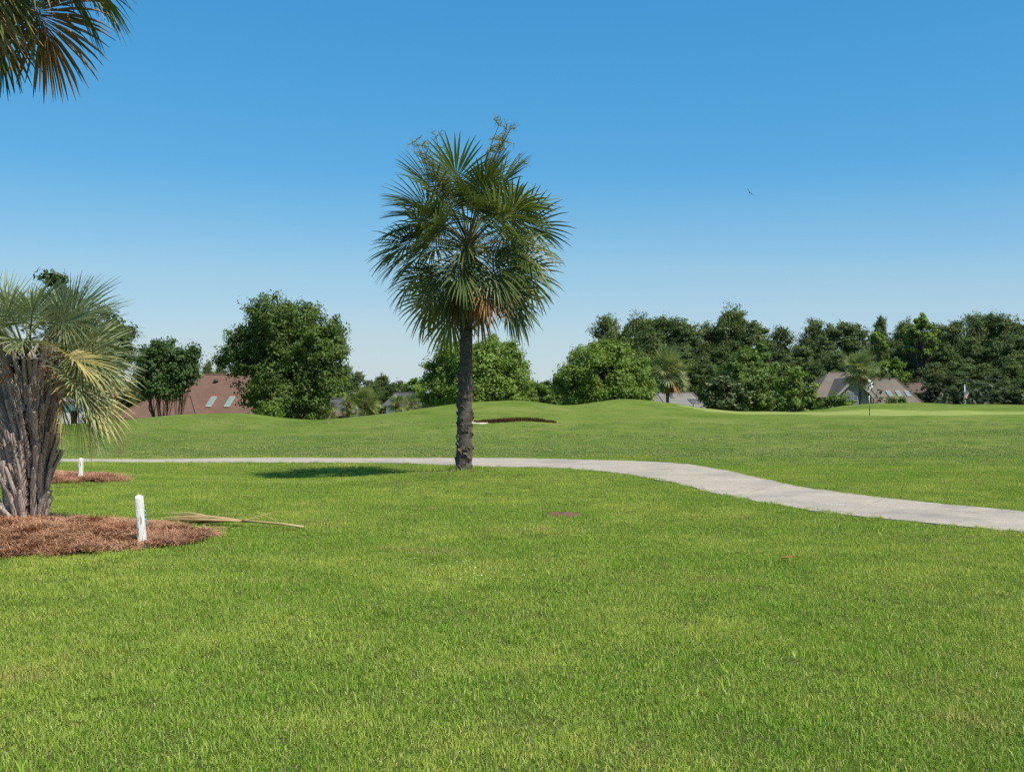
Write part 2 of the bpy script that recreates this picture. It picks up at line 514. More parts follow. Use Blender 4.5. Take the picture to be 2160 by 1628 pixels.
plain('siding_grey', (0.22, 0.215, 0.20), 0.8)
plain('wall_tan', (0.36, 0.31, 0.25), 0.85)
plain('wall_white', (0.78, 0.78, 0.76), 0.7, var=0.03)
plain('trim', (0.33, 0.31, 0.28), 0.6, var=0.03)
plain('red_wall_shade', (0.24, 0.085, 0.055), 0.9, var=0.15, scale=20)  # dark red of the end wall, with its shade put into the colour
plain('dark_gap', (0.012, 0.012, 0.013), 0.9)
plain('skylight_pane', (0.19, 0.28, 0.25), 0.12, 0.7, var=0.03)
plain('pane_dark', (0.10, 0.155, 0.23), 0.12, 0.7, var=0.05)
plain('frame_dark', (0.06, 0.06, 0.065), 0.5)
plain('flag_white', (0.80, 0.79, 0.77), 0.8, var=0.02)
plain('flag_red', (0.52, 0.035, 0.04), 0.8, var=0.05)
plain('flag_blue', (0.03, 0.045, 0.16), 0.8, var=0.05)
plain('flag_black', (0.015, 0.015, 0.016), 0.7)
plain('pole_white', (0.78, 0.78, 0.76), 0.4, var=0.03)
plain('pole_grey', (0.62, 0.64, 0.66), 0.35, 0.5, var=0.03)
plain('bird_black', (0.012, 0.011, 0.012), 0.7)
plain('blue_cord', (0.25, 0.45, 0.52), 0.6)
rough_mat('sand', (0.50, 0.42, 0.30), (0.62, 0.54, 0.41), 10, bstr=0.3)
rough_mat('soil', (0.10, 0.060, 0.038), (0.19, 0.115, 0.072), 14, bstr=0.9, bdist=0.03)
rough_mat('lid', (0.120, 0.066, 0.030), (0.19, 0.11, 0.055), 20, bstr=0.3, bdist=0.005)
leaf_mat('shaded_fringe', (0.045, 0.022, 0.010), (0.13, 0.075, 0.030), 1.0, 0.15, 0.8, 0.1)  # dry brown grass, darkened to stand for the lip's shaded face
plain('dead_leaf', (0.36, 0.15, 0.05), 0.8, var=0.1)
plain('grit', (0.30, 0.25, 0.19), 0.9, var=0.1)

# ------------------------------------------------------------------ ground
def warp(lo, hi, step, far, growth=1.16):
    core = np.arange(lo, hi + 1e-6, step)
    out, s, p = [], step, core[-1]
    while p < far:
        s *= growth
        p += s
        out.append(p)
    neg, s, p = [], step, core[0]
    while p > -far:
        s *= growth
        p -= s
        neg.append(p)
    return np.concatenate([neg[::-1], core, out])
gx = warp(-46, 52, 0.4, 3500)
gy = warp(-4, 118, 0.4, 3500)
X, Y = np.meshgrid(gx, gy)
Z = H(X, Y)
mb = MB()
mb.verts(np.stack([X, Y, Z], -1))
nx, ny = len(gx), len(gy)
ii = (np.arange(ny - 1)[:, None] * nx + np.arange(nx - 1)[None])
mb.quads(np.stack([ii, ii + 1, ii + nx + 1, ii + nx], -1))
tag(mb.build('ground', 'turf', smooth=True), kind='structure')

def G(x, y):
    """height of the ground mesh"""
    x = np.asarray(x, float); y = np.asarray(y, float)
    i = np.clip(np.searchsorted(gx, x) - 1, 0, nx - 2)
    j = np.clip(np.searchsorted(gy, y) - 1, 0, ny - 2)
    u = (x - gx[i]) / (gx[i + 1] - gx[i])
    v = (y - gy[j]) / (gy[j + 1] - gy[j])
    return (Z[j, i] * (1 - u) * (1 - v) + Z[j, i + 1] * u * (1 - v) + Z[j + 1, i] * (1 - u) * v + Z[j + 1, i + 1] * u * v)

def sheet(name, cx, cy, rx, ry, m, lift=0.02, wob=0.05, seed=1, nr=14, na=72, rim=0.0, rot=0.0):
    """a flat patch with an uneven outline that lies on the ground"""
    rng = np.random.default_rng(seed)
    a = np.arange(na) * 2 * np.pi / na
    w = 1 + wob * (np.sin(3 * a + rng.uniform(0, 6)) + 0.7 * np.sin(5 * a + rng.uniform(0, 6)) + 0.5 * np.sin(11 * a + rng.uniform(0, 6)) + 0.4 * np.sin(23 * a + rng.uniform(0, 6)))
    r = np.linspace(0, 1, nr)[1:]
    ex = r[:, None] * w * np.cos(a) * rx
    ey = r[:, None] * w * np.sin(a) * ry
    x = cx + ex * math.cos(rot) - ey * math.sin(rot)
    y = cy + ex * math.sin(rot) + ey * math.cos(rot)
    z = G(x, y) + lift
    z[-1] = G(x[-1], y[-1]) - 0.02
    mb = MB()
    b = mb.verts(np.stack([x, y, z], -1))
    c = mb.verts([[cx, cy, float(G(cx, cy)) + lift]])
    i = np.arange(nr - 2)[:, None]
    j = np.arange(na)[None]
    k = (j + 1) % na
    mb.quads(np.stack([b + i * na + j, b + (i + 1) * na + j, b + (i + 1) * na + k, b + i * na + k], -1))
    jj = np.arange(na)
    mb.tris(np.stack([np.full(na, c), b + jj, b + (jj + 1) % na], -1))
    o = mb.build(name, m, smooth=True)
    return o, np.stack([x[-1], y[-1]], -1)

def inside(poly, x, y):
    px, py = poly[:, 0], poly[:, 1]
    qx, qy = np.roll(px, -1), np.roll(py, -1)
    res = np.zeros(len(x), bool)
    for a, b, c, d in zip(px, py, qx, qy):
        if b == d:
            continue
        cond = ((b > y) != (d > y)) & (x < (c - a) * (y - b) / (d - b) + a)
        res ^= cond
    return res

# ---- cart path, a curved strip cast in slabs
def flat(px, py, z=0.0):
    Yd = (CAM_H - z) * F / (py - 850.0)
    return np.array([(px - 1080.0) / F * Yd, Yd])
FAR_E = [(120, 968), (300, 968), (600, 967), (850, 967), (1000, 967), (1100, 967.5), (1200, 969), (1300, 971), (1400, 975), (1500, 986), (1600, 1009), (1700, 1030), (1800, 1042), (1900, 1054), (2000, 1066), (2160, 1079)]
NEAR_E = [(120, 975), (300, 975), (600, 974), (850, 975.5), (1000, 980), (1100, 982.5), (1200, 988), (1300, 998), (1400, 1015), (1500, 1038), (1600, 1058), (1700, 1076), (1800, 1090), (1900, 1103), (2000, 1112), (2160, 1124)]
fe = np.array([[-30.0, 33.2], [-20, 33.0]] + [list(flat(*p)) for p in FAR_E] + [[9.7, 14.4], [12.5, 11.8]])
ne = np.array([[-30.0, 31.4], [-20, 31.2]] + [list(flat(*p)) for p in NEAR_E] + [[8.4, 11.9], [11.0, 9.4]])
def resample(p, n):
    d = np.concatenate([[0], np.cumsum(np.linalg.norm(np.diff(p, axis=0), axis=1))])
    s = np.linspace(0, d[-1], n)
    q = np.stack([np.interp(s, d, p[:, 0]), np.interp(s, d, p[:, 1])], -1)
    k = np.ones(31) / 31
    for c in range(2):
        e = np.pad(q[:, c], 15, mode='reflect', reflect_type='odd')
        q[:, c] = np.convolve(e, k, mode='valid')
    return q
NS = 600
fe, ne = resample(fe, NS), resample(ne, NS)
PATH_POLY = np.concatenate([fe, ne[::-1]])
plen = np.concatenate([[0], np.cumsum(np.linalg.norm(np.diff((fe + ne) / 2, axis=0), axis=1))])
path = bpy.data.objects.new('cart_path', None)
C.objects.link(path)
tag(path, kind='structure')
rng = np.random.default_rng(5)
cuts = [0.0]
while cuts[-1] < plen[-1] - 2:
    cuts.append(cuts[-1] + rng.uniform(3.0, 3.5))
cuts[-1] = plen[-1]
for s0, s1 in zip(cuts[:-1], cuts[1:]):
    ns, nw = 26, 7
    s = np.linspace(s0 + 0.018, s1 - 0.018, ns)
    a = np.stack([np.interp(s, plen, fe[:, 0]), np.interp(s, plen, fe[:, 1])], -1)
    b = np.stack([np.interp(s, plen, ne[:, 0]), np.interp(s, plen, ne[:, 1])], -1)
    w = np.linspace(0, 1, nw)
    ww = np.repeat(w[None], ns, 0)
    ww[:, 0] += rng.normal(0, 0.007, ns) + 0.012 * np.sin(s * 2.1) + 0.008 * np.sin(s * 5.3)
    ww[:, -1] += rng.normal(0, 0.007, ns) + 0.012 * np.sin(s * 1.7 + 1) + 0.008 * np.sin(s * 4.7)
    xy = a[:, None] * (1 - ww[..., None]) + b[:, None] * ww[..., None]
    z = G(xy[..., 0], xy[..., 1]) + 0.018 + rng.uniform(-0.004, 0.004)
    top = np.concatenate([xy, z[..., None]], -1)
    mb = MB()
    b0 = mb.verts(top)
    i = np.arange(ns - 1)[:, None]
    j = np.arange(nw - 1)[None]
    mb.quads(np.stack([b0 + i * nw + j, b0 + (i + 1) * nw + j, b0 + (i + 1) * nw + j + 1, b0 + i * nw + j + 1], -1))
    rim = np.concatenate([np.arange(nw), np.arange(1, ns) * nw + nw - 1, (ns - 1) * nw + np.arange(nw - 2, -1, -1), np.arange(ns - 2, 0, -1) * nw])
    low = top.reshape(-1, 3)[rim].copy()
    low[:, 2] -= 0.12
    b1 = mb.verts(low)
    n = len(rim)
    k = np.arange(n)
    kk = (k + 1) % n
    mb.quads(np.stack([b0 + rim[k], b0 + rim[kk], b1 + kk, b1 + k], -1))
    mb.build('slab', 'concrete', path, smooth=False)

# ---- planting beds, putting green, bunker, valve cover
bed1, BED1 = sheet('mulch_bed', -6.35, 12.85, 2.58, 1.36, 'mulch', 0.03, 0.025, 3)
tag(bed1, kind='structure')
bed2, BED2 = sheet('mulch_bed', -11.2, 23.1, 3.05, 1.55, 'mulch', 0.03, 0.025, 4)
tag(bed2, kind='structure')
soilp, SOILP = sheet('bare_soil', PALM[0] - 0.30, PALM[1] - 0.12, 0.62, 0.42, 'soil', 0.012, 0.10, 6)
tag(soilp, kind='structure')
grn, GRN = sheet('putting_green', 23.5, 72, 13.0, 7.6, 'green_turf', 0.03, 0.05, 8, nr=30, na=120, rot=0.22)
tag(grn, kind='structure')
sandp, SANDP = sheet('bunker_sand', *ground_at(1012, 891.5)[:2], 0.45, 0.6, 'sand', 0.02, 0.05, 9)
tag(sandp, kind='structure')

# ------------------------------------------------------------------ geometry-node scatter for grass, pine straw and fringe
def scatter(name, pts, rot, scl, src):
    me = bpy.data.meshes.new(name)
    me.vertices.add(len(pts))
    me.vertices.foreach_set('co', np.asarray(pts, np.float32).ravel())
    a = me.attributes.new('rot', 'FLOAT_VECTOR', 'POINT')
    a.data.foreach_set('vector', np.asarray(rot, np.float32).ravel())
    a = me.attributes.new('scl', 'FLOAT_VECTOR', 'POINT')
    a.data.foreach_set('vector', np.asarray(scl, np.float32).ravel())
    o = bpy.data.objects.new(name, me)
    C.objects.link(o)
    ng = bpy.data.node_groups.new(name, 'GeometryNodeTree')
    ng.interface.new_socket('Geometry', in_out='INPUT', socket_type='NodeSocketGeometry')
    ng.interface.new_socket('Geometry', in_out='OUTPUT', socket_type='NodeSocketGeometry')
    gi = ng.nodes.new('NodeGroupInput')
    go = ng.nodes.new('NodeGroupOutput')
    ip = ng.nodes.new('GeometryNodeInstanceOnPoints')
    oi = ng.nodes.new('GeometryNodeObjectInfo')
    oi.inputs['Object'].default_value = src
    oi.inputs['As Instance'].default_value = True
    for nm, sock in (('rot', 'Rotation'), ('scl', 'Scale')):
        at_ = ng.nodes.new('GeometryNodeInputNamedAttribute')
        at_.data_type = 'FLOAT_VECTOR'
        at_.inputs['Name'].default_value = nm
        if sock == 'Rotation':
            er = ng.nodes.new('FunctionNodeEulerToRotation')
            ng.links.new(at_.outputs['Attribute'], er.inputs[0])
            ng.links.new(er.outputs[0], ip.inputs['Rotation'])
        else:
            ng.links.new(at_.outputs['Attribute'], ip.inputs[sock])
    ng.links.new(gi.outputs[0], ip.inputs['Points'])
    ng.links.new(oi.outputs['Geometry'], ip.inputs['Instance'])
    ng.links.new(ip.outputs['Instances'], go.inputs[0])
    md = o.modifiers.new('scatter', 'NODES')
    md.node_group = ng
    return o

def blade_clump(name, n, rad, hmin, hmax, wmin, wmax, lean, m, seed, seg=2):
    rng = np.random.default_rng(seed)
    mb = MB()
    r = rad * np.sqrt(rng.random(n))
    a = rng.random(n) * 2 * np.pi
    base = np.stack([r * np.cos(a), r * np.sin(a), np.full(n, -0.005)], -1)
    h = rng.uniform(hmin, hmax, n)
    w = rng.uniform(wmin, wmax, n)
    az = rng.random(n) * 2 * np.pi
    ln = np.abs(rng.normal(0, lean, n))
    d = np.stack([np.cos(az), np.sin(az), np.zeros(n)], -1)
    wd_a = rng.random(n) * 2 * np.pi
    wd = np.stack([np.cos(wd_a), np.sin(wd_a), np.zeros(n)], -1) * w[:, None] / 2
    up = np.array([0, 0, 1.0])
    mid = base + up * (h * 0.55)[:, None] * np.cos(ln * 0.6)[:, None] + d * (h * 0.55 * np.sin(ln * 0.6))[:, None]
    tip = mid + up * (h * 0.55 * np.cos(ln * 1.5))[:, None] + d * (h * 0.55 * np.sin(ln * 1.5))[:, None]
    b = mb.verts(np.stack([base - wd, base + wd, mid + wd * 0.8, mid - wd * 0.8, tip], 1))
    i = b + np.arange(n)[:, None] * 5
    mb.quads(i + np.array([[0, 1, 2, 3]]))
    mb.tris(i + np.array([[3, 2, 4]]))
    return mb.build(name, m, link=False)

rng = np.random.default_rng(11)
def band(y0, y1, dens, margin=1.22, extra=1.6):
    """jittered grid of points over the part of the ground the lens takes in, plus a margin to both sides"""
    hw = lambda y: 0.466 * y * margin + extra
    st = 1 / math.sqrt(dens)
    ax, ay = np.meshgrid(np.arange(-hw(y1), hw(y1), st), np.arange(y0, y1, st))
    x = ax.ravel() + rng.uniform(-0.75, 0.75, ax.size) * st
    y = ay.ravel() + rng.uniform(-0.75, 0.75, ax.size) * st
    ok = np.abs(x) < hw(y)
    return x[ok], y[ok]
def lay(parts, clear=0.0):
    x = np.concatenate([p[0] for p in parts])
    y = np.concatenate([p[1] for p in parts])
    ok = ~inside(PATH_POLY, x, y) & ~inside(BED1, x, y) & ~inside(BED2, x, y) & ~inside(SOILP, x, y)
    ok &= ((x - LID[0]) / 0.24) ** 2 + ((y - LID[1]) / 0.36) ** 2 > 1
    return x[ok], y[ok]
LID = ground_at(1186, 1089)

src_a = blade_clump('grass_tuft', 210, 0.20, 0.020, 0.050, 0.0032, 0.0058, 0.95, 'grass_blade', 1)
src_b = blade_clump('coarse_tuft', 26, 0.16, 0.045, 0.100, 0.0055, 0.0100, 0.80, 'tall_blade', 2)
parts = [band(3.2, 8, 52), band(8, 13, 44), band(13, 20, 34), band(20, 33.6, 24)]
x, y = lay(parts)
n = len(x)
patch = np.sin(x * 1.7 + 2 * np.sin(y * 0.9)) * np.sin(y * 1.3 + 1.5 * np.sin(x * 0.8))
s = rng.uniform(0.75, 1.15, n) * (1 + 0.10 * patch)
scl = np.stack([np.ones(n) * rng.uniform(0.9, 1.15, n)] * 2 + [s], -1)
rot = np.stack([rng.normal(0, 0.06, n), rng.normal(0, 0.06, n), rng.uniform(0, 6.28, n)], -1)
g = scatter('grass', np.stack([x, y, G(x, y)], -1), rot, scl, src_a)
tag(g, 'short green lawn grass covering the ground up to the concrete path', 'grass', kind='stuff')

x, y = lay([band(3.2, 9, 5.5), band(9, 16, 5), band(16, 33.6, 4)])
pat = 0.5 + 0.5 * np.sin(x * 1.1 + 1.8 * np.sin(y * 0.7) + 2) * np.sin(y * 0.9 + 1.2 * np.sin(x * 1.3))
ok = rng.random(len(x)) < 0.15 + 0.85 * pat ** 1.5
x, y = x[ok], y[ok]
n = len(x)
s = rng.uniform(0.5, 1.0, n)
rot = np.stack([rng.normal(0, 0.15, n), rng.normal(0, 0.15, n), rng.uniform(0, 6.28, n)], -1)
g = scatter('coarse_grass', np.stack([x, y, G(x, y)], -1), rot, np.stack([s, s, s], -1), src_b)
tag(g, 'longer pale coarse grass blades scattered through the lawn', 'grass', kind='stuff')

# mown rough beyond the path, thinner the farther it lies
src_r = blade_clump('rough_tuft', 120, 0.45, 0.02, 0.055, 0.010, 0.022, 1.0, 'rough_blade', 6)
x, y = lay([band(29, 38, 7, 1.12), band(38, 44, 3.5, 1.1), band(44, 52, 1.2, 1.1)])
ok = ~inside(GRN, x, y) & ((y > 33) | (x > 0))
x, y = x[ok], y[ok]
n = len(x)
s = rng.uniform(0.7, 1.2, n)
rot = np.stack([rng.normal(0, 0.03, n), rng.normal(0, 0.03, n), rng.uniform(0, 6.28, n)], -1)
g = scatter('rough_grass', np.stack([x, y, G(x, y)], -1), rot, np.stack([s, s, s], -1), src_r)
tag(g, 'mown grass on the mounds and fairway beyond the concrete path', 'grass', kind='stuff')

# longer grass round the palm's foot and where the turf overhangs the far path edge
src_c = blade_clump('long_tuft', 60, 0.12, 0.06, 0.16, 0.005, 0.010, 0.5, 'grass_blade', 3)
px, py = [], []
for a in rng.uniform(0, 2 * np.pi, 34):
    r_ = rng.uniform(0.20, 0.75)
    px.append(PALM[0] + r_ * math.cos(a))
    py.append(PALM[1] + r_ * math.sin(a))
for k in range(70):
    q = ground_at(rng.uniform(1235, 1425), rng.uniform(965.5, 968.5))
    px.append(q[0]); py.append(q[1] + rng.uniform(0, 0.4))
for k in range(40):
    a = rng.uniform(0, 6.28)
    px.append(LID[0] + 0.30 * math.cos(a) * rng.uniform(0.9, 1.4)); py.append(LID[1] + 0.42 * math.sin(a) * rng.uniform(0.95, 1.3))
n_far = len(px)
for e_ in (fe, ne):                                   # turf creeping over both path edges
    for k in range(380):
        i_ = rng.integers(150, NS - 1)
        if rng.random() < 0.5 + 0.5 * math.sin(i_ * 0.11) * math.sin(i_ * 0.037):
            px.append(e_[i_, 0] + rng.normal(0, 0.05)); py.append(e_[i_, 1] + rng.normal(0, 0.05))
n_edge = len(px)
for k in range(90):                                   # darker weedy tufts in the lawn
    c_ = (rng.uniform(-5, 6), rng.uniform(5, 20))
    for m_ in range(rng.integers(2, 7)):
        px.append(c_[0] + rng.normal(0, 0.16)); py.append(c_[1] + rng.normal(0, 0.12))
px, py = np.array(px), np.array(py)
bad = inside(PATH_POLY, px, py) | inside(BED1, px, py)
bad[:n_edge] = False
px, py = px[~bad], py[~bad]
n = len(px)
s = rng.uniform(0.6, 1.1, n)
s[n_far - 40:n_far] *= 0.55
s[n_far:n_edge] *= 0.45
s[n_edge:] *= 0.55
rot = np.stack([rng.normal(0, 0.1, n), rng.normal(0, 0.1, n), rng.uniform(0, 6.28, n)], -1)
g = scatter('long_grass', np.stack([px, py, G(px, py)], -1), rot, np.stack([s, s, s], -1), src_c)
tag(g, 'longer untrimmed grass around the palm foot and path edge', 'grass', kind='stuff')

# clover heads in the lawn
mb = MB()
for k in range(30):
    q = ground_at(rng.normal(960, 60), rng.normal(1212, 26))
    r_ = rng.uniform(0.004, 0.008)
    zz = q[2] + rng.uniform(0.045, 0.06)
    ring = [(q[0] + r_ * math.cos(a), q[1] + r_ * math.sin(a), zz) for a in np.arange(6) * math.pi / 3]
    b = mb.verts(ring + [(q[0], q[1], zz + r_), (q[0], q[1], zz - r_ * 0.6)])
    for a in range(6):
        mb.tris([[b + a, b + (a + 1) % 6, b + 6], [b + (a + 1) % 6, b + a, b + 7]])
    mb.tube([(q[0], q[1], q[2] - 0.01), (q[0], q[1], zz - r_ * 0.5)], 0.0012, 4, 1)
tag(mb.build('clover_flowers', ['petal', 'grass_blade']), 'tiny white clover heads dotted in the lawn', 'clover', kind='stuff')

# pine straw on the beds
def needle_clump(name, n, rad, seed):
    rng = np.random.default_rng(seed)
    mb = MB()
    L = rng.uniform(0.09, 0.20, n)
    c = np.stack([rng.uniform(-rad, rad, n), rng.uniform(-rad, rad, n), rng.uniform(0.0, 0.045, n)], -1)
    az = rng.uniform(0, 6.28, n)
    el = rng.normal(0, 0.22, n)
    d = np.stack([np.cos(az) * np.cos(el), np.sin(az) * np.cos(el), np.sin(el)], -1) * L[:, None] / 2
    w = np.stack([-np.sin(az), np.cos(az), np.zeros(n)], -1) * rng.uniform(0.0016, 0.003, n)[:, None]
    up = np.array([0, 0, 1]) * (L * rng.uniform(0, 0.12, n))[:, None]
    b = mb.verts(np.stack([c - d - w, c - d + w, c + up + w, c + up - w, c + d + w, c + d - w], 1))
    i = b + np.arange(n)[:, None] * 6
    mb.quads(np.concatenate([i + np.array([[0, 1, 2, 3]]), i + np.array([[3, 2, 4, 5]])]))
    return mb.build(name, 'needle', link=False)
src_n = needle_clump('needle_tuft', 150, 0.16, 7)
for (bx, by, rx, ry, poly, dens, lab) in ((-6.35, 12.85, 3.0, 1.7, BED1, 75, 'brown pine straw spread around the shaggy-trunked palm'),
                                          (-11.2, 23.1, 3.2, 1.7, BED2, 40, 'brown pine straw on the far bed beside the short white post')):
    n = int(4 * rx * ry * dens)
    x = rng.uniform(bx - rx, bx + rx, n)
    y = rng.uniform(by - ry, by + ry, n)
    cpoly = (poly - poly.mean(0)) * (1.0 + 0.035 * rng.standard_normal()) + poly.mean(0)
    ok = inside(cpoly, x, y)
    # ragged rim
    ok2 = inside((poly - poly.mean(0)) * 1.05 + poly.mean(0), x, y) & (rng.random(n) < 0.25)
    ok |= ok2
    x, y = x[ok], y[ok]
    n = len(x)
    rot = np.stack([rng.normal(0, 0.12, n), rng.normal(0, 0.12, n), rng.uniform(0, 6.28, n)], -1)
    s = rng.uniform(0.8, 1.2, n)
    tag(scatter('pine_straw', np.stack([x, y, G(x, y) + 0.02], -1), rot, np.stack([s, s, s], -1), src_n), lab, 'pine straw', kind='stuff')

# brown fringe of the bunker lip, the shade of its face put into the colour
src_f = blade_clump('fringe_tuft', 40, 0.14, 0.08, 0.17, 0.012, 0.03, 0.5, 'shaded_fringe', 4)
fx, fy, fs_ = [], [], []
for k in range(320):
    u = rng.random()
    q = ground_at(1000 + 172 * u, 890.5 + 1.2 * math.sin(u * 7) - 2.0 * math.sin(u * 3.14))
    fx.append(q[0]); fy.append(q[1] + rng.uniform(-0.3, 0.3)); fs_.append(0.35 + 0.75 * math.sin(u * 3.1) ** 0.6 * rng.uniform(0.6, 1.2))
fx, fy = np.array(fx), np.array(fy)
n = len(fx)
s = np.array(fs_)
rot = np.stack([rng.normal(0, 0.1, n), rng.normal(0, 0.1, n), rng.uniform(0, 6.28, n)], -1)
tag(scatter('bunker_fringe', np.stack([fx, fy, G(fx, fy)], -1), rot, np.stack([s, s, s], -1), src_f), 'dry brown grass fringe along the bunker lip, darkened for its shaded face', 'grass', kind='stuff')

# irrigation valve cover in a bare patch
vc = thing('valve_cover', (LID[0], LID[1], float(G(LID[0], LID[1]))), 'round reddish-brown valve cover sunk in a bare patch of lawn', 'valve cover')
mb = MB()
na = 28
a = np.arange(na) * 2 * np.pi / na
for k, (r_, z_) in enumerate(((0.30, -0.02), (0.27, 0.028), (0.20, 0.035), (0.0, 0.036))):
    jit = 1 + 0.09 * np.random.default_rng(k).standard_normal(na) * (r_ > 0.25)
    mb.verts(np.stack([r_ * jit * np.cos(a), 1.25 * r_ * jit * np.sin(a), np.full(na, z_)], -1))
for k in range(3):
    j = np.arange(na)
    mb.quads(np.stack([k * na + j, k * na + (j + 1) % na, (k + 1) * na + (j + 1) % na, (k + 1) * na + j], -1))
mb.build('soil_rim', 'soil', vc, smooth=True)
mb = MB()
prof = ((0.225, 0.0), (0.222, 0.034), (0.20, 0.040), (0.10, 0.044), (0.06, 0.043), (0.001, 0.045))
for (r_, z_) in prof:
    mb.verts(np.stack([r_ * np.cos(a), 1.2 * r_ * np.sin(a), np.full(na, z_)], -1))
for k in range(len(prof) - 1):
    j = np.arange(na)
    mb.quads(np.stack([k * na + j, k * na + (j + 1) % na, (k + 1) * na + (j + 1) % na, (k + 1) * na + j], -1))
mb.build('cover_plate', 'lid', vc)
mb = MB()
mb.box((-0.04, -0.012, 0.035), (0.04, 0.012, 0.050))
mb.build('lift_handle', 'frame_dark', vc)

# one dead leaf on the lawn
q = ground_at(1658, 1187)
mb = MB()
mb.verts([(-0.07, 0, 0.05), (-0.03, -0.035, 0.062), (0.035, -0.03, 0.058), (0.075, 0.0, 0.075), (0.03, 0.035, 0.07), (-0.03, 0.03, 0.055), (0, 0, 0.047)])
mb.tris([[6, i, (i + 1) % 6] for i in range(6)])
o = mb.build('dead_leaf', 'dead_leaf')
o.location = q
tag(o, 'single curled orange-brown dead leaf lying on the lawn', 'leaf')

# ------------------------------------------------------------------ palms
def fan_frond(mb, rng, base, az, el, Lp, R, nseg=40, sag=0.35, droop=0.9, amax=2.15, m_leaf=0, m_pet=1, pr=0.016, fold=0.25, steps=5, fuse=0.45, wf=0.52, cr=0.30):
    """one fan leaf: arching stalk, short curved midrib, ribbons that are joined near the hub and hang at the tips"""
    d = np.array([math.cos(az) * math.cos(el), math.sin(az) * math.cos(el), math.sin(el)])
    p = np.array(base, float)
    pts = [p.copy()]
    ns = 6
    for k in range(ns):
        d = unit(d + np.array([0, 0, -1.0]) * sag / ns * (0.4 + 1.2 * k / ns))
        p = p + d * Lp / ns
        pts.append(p.copy())
    mb.tube(pts, np.linspace(pr * 1.3, pr * 0.7, len(pts)), 5, m_pet, cap=False)
    # midrib
    side = np.cross(d, [0, 0, 1.0])
    if np.linalg.norm(side) < 0.25:
        side = np.array([-math.sin(az), math.cos(az), 0])
    side = unit(side)
    roll = rng.normal(0, 0.55)
    nrm = unit(np.cross(side, d))
    side, nrm = unit(side * math.cos(roll) + nrm * math.sin(roll)), None
    costa = R * cr
    cps, cd = [p.copy()], d.copy()
    dirs = [cd.copy()]
    for k in range(4):
        cd = unit(cd + np.array([0, 0, -1.0]) * 0.16 * droop)
        p = p + cd * costa / 4
        cps.append(p.copy()); dirs.append(cd.copy())
    cps, dirs = np.array(cps), np.array(dirs)
    mb.tube(cps, np.linspace(pr * 0.7, pr * 0.25, 5), 4, m_pet, cap=False)
    da = 2 * amax / nseg
    tt = np.linspace(0, 1, steps + 1)
    for i in range(nseg):
        a = -amax + (i + 0.5) * da
        s = max(0.0, 1 - abs(a) / amax) ** 1.2
        f_ = s * 4
        k0 = min(int(f_), 3)
        o = cps[k0] * (1 - (f_ - k0)) + cps[k0 + 1] * (f_ - k0)
        F_ = unit(dirs[k0])
        N_ = unit(np.cross(side, F_))
        dd = unit(math.cos(a) * F_ + math.sin(a) * side + fold * abs(math.sin(a)) * N_ + rng.normal(0, 0.03, 3))
        L = R * (0.78 + 0.22 * math.cos(a * 0.7)) * rng.uniform(0.9, 1.05)
        wdir = unit(-math.sin(a) * F_ + math.cos(a) * side)
        q = o.copy()
        hang = droop * rng.uniform(0.7, 1.25)
        kink = rng.random() < 0.12
        C_, Wd = [], []
        for j, tj in enumerate(tt):
            wid = L * da * wf * tj if tj < fuse else L * da * wf * fuse * max(0.02, (1 - (tj - fuse) / (1 - fuse))) ** 0.55
            C_.append(q.copy()); Wd.append(max(wid, 0.0015))
            g_ = hang * (0.10 + 0.9 * tj * tj) * (1.8 if kink and tj > 0.35 else 1.0)
            dd = unit(dd + np.array([0, 0, -1.0]) * g_ * 0.30)
            q = q + dd * L / steps
        C_, Wd = np.array(C_), np.array(Wd)
        fz = N_ * (Wd * 0.45)[:, None]
        l = C_ - wdir * Wd[:, None] + fz
        r_ = C_ + wdir * Wd[:, None] + fz
        b = mb.verts(np.stack([l, C_, r_], 1))
        k = np.arange(steps)[:, None] * 3 + b
        mb.quads(np.concatenate([k + np.array([[0, 1, 4, 3]]), k + np.array([[1, 2, 5, 4]])]), m_leaf)

def flower_stalk(rng, base, az, el, L, dens=1.0, sag=0.25):
    mb = MB()
    d = np.array([math.cos(az) * math.cos(el), math.sin(az) * math.cos(el), math.sin(el)])
    p = np.array(base, float)
    pts = [p.copy()]
    for k in range(9):
        d = unit(d + rng.normal(0, 0.06, 3) + np.array([0, 0, -1.0]) * sag * 0.1)
        p = p + d * L / 9
        pts.append(p.copy())
    mb.tube(pts, np.linspace(0.016, 0.005, 10), 5, 0, cap=False)
    for k in range(4, 10):
        for c in range(int(3 * dens)):
            e = unit(d * 0.7 + rng.normal(0, 0.6, 3))
            q = pts[k].copy()
            tw = [q.copy()]
            ll = rng.uniform(0.18, 0.42) * (1.15 - 0.06 * k)
            for j in range(4):
                e = unit(e + rng.normal(0, 0.2, 3) + np.array([0, 0, -0.10]))
                q = q + e * ll / 4
                tw.append(q.copy())
            mb.tube(tw, np.linspace(0.006, 0.003, 5), 4, 0, cap=False)
            for j in range(1, 5):
                for z_ in range(3):
                    e2 = unit(e * 0.6 + rng.normal(0, 0.8, 3))
                    e_ = tw[j] + e2 * rng.uniform(0.06, 0.15)
                    mb.tube([tw[j], (tw[j] + e_) / 2 + rng.normal(0, 0.01, 3), e_], [0.0045, 0.004, 0.002], 3, 1, cap=False)
    return mb

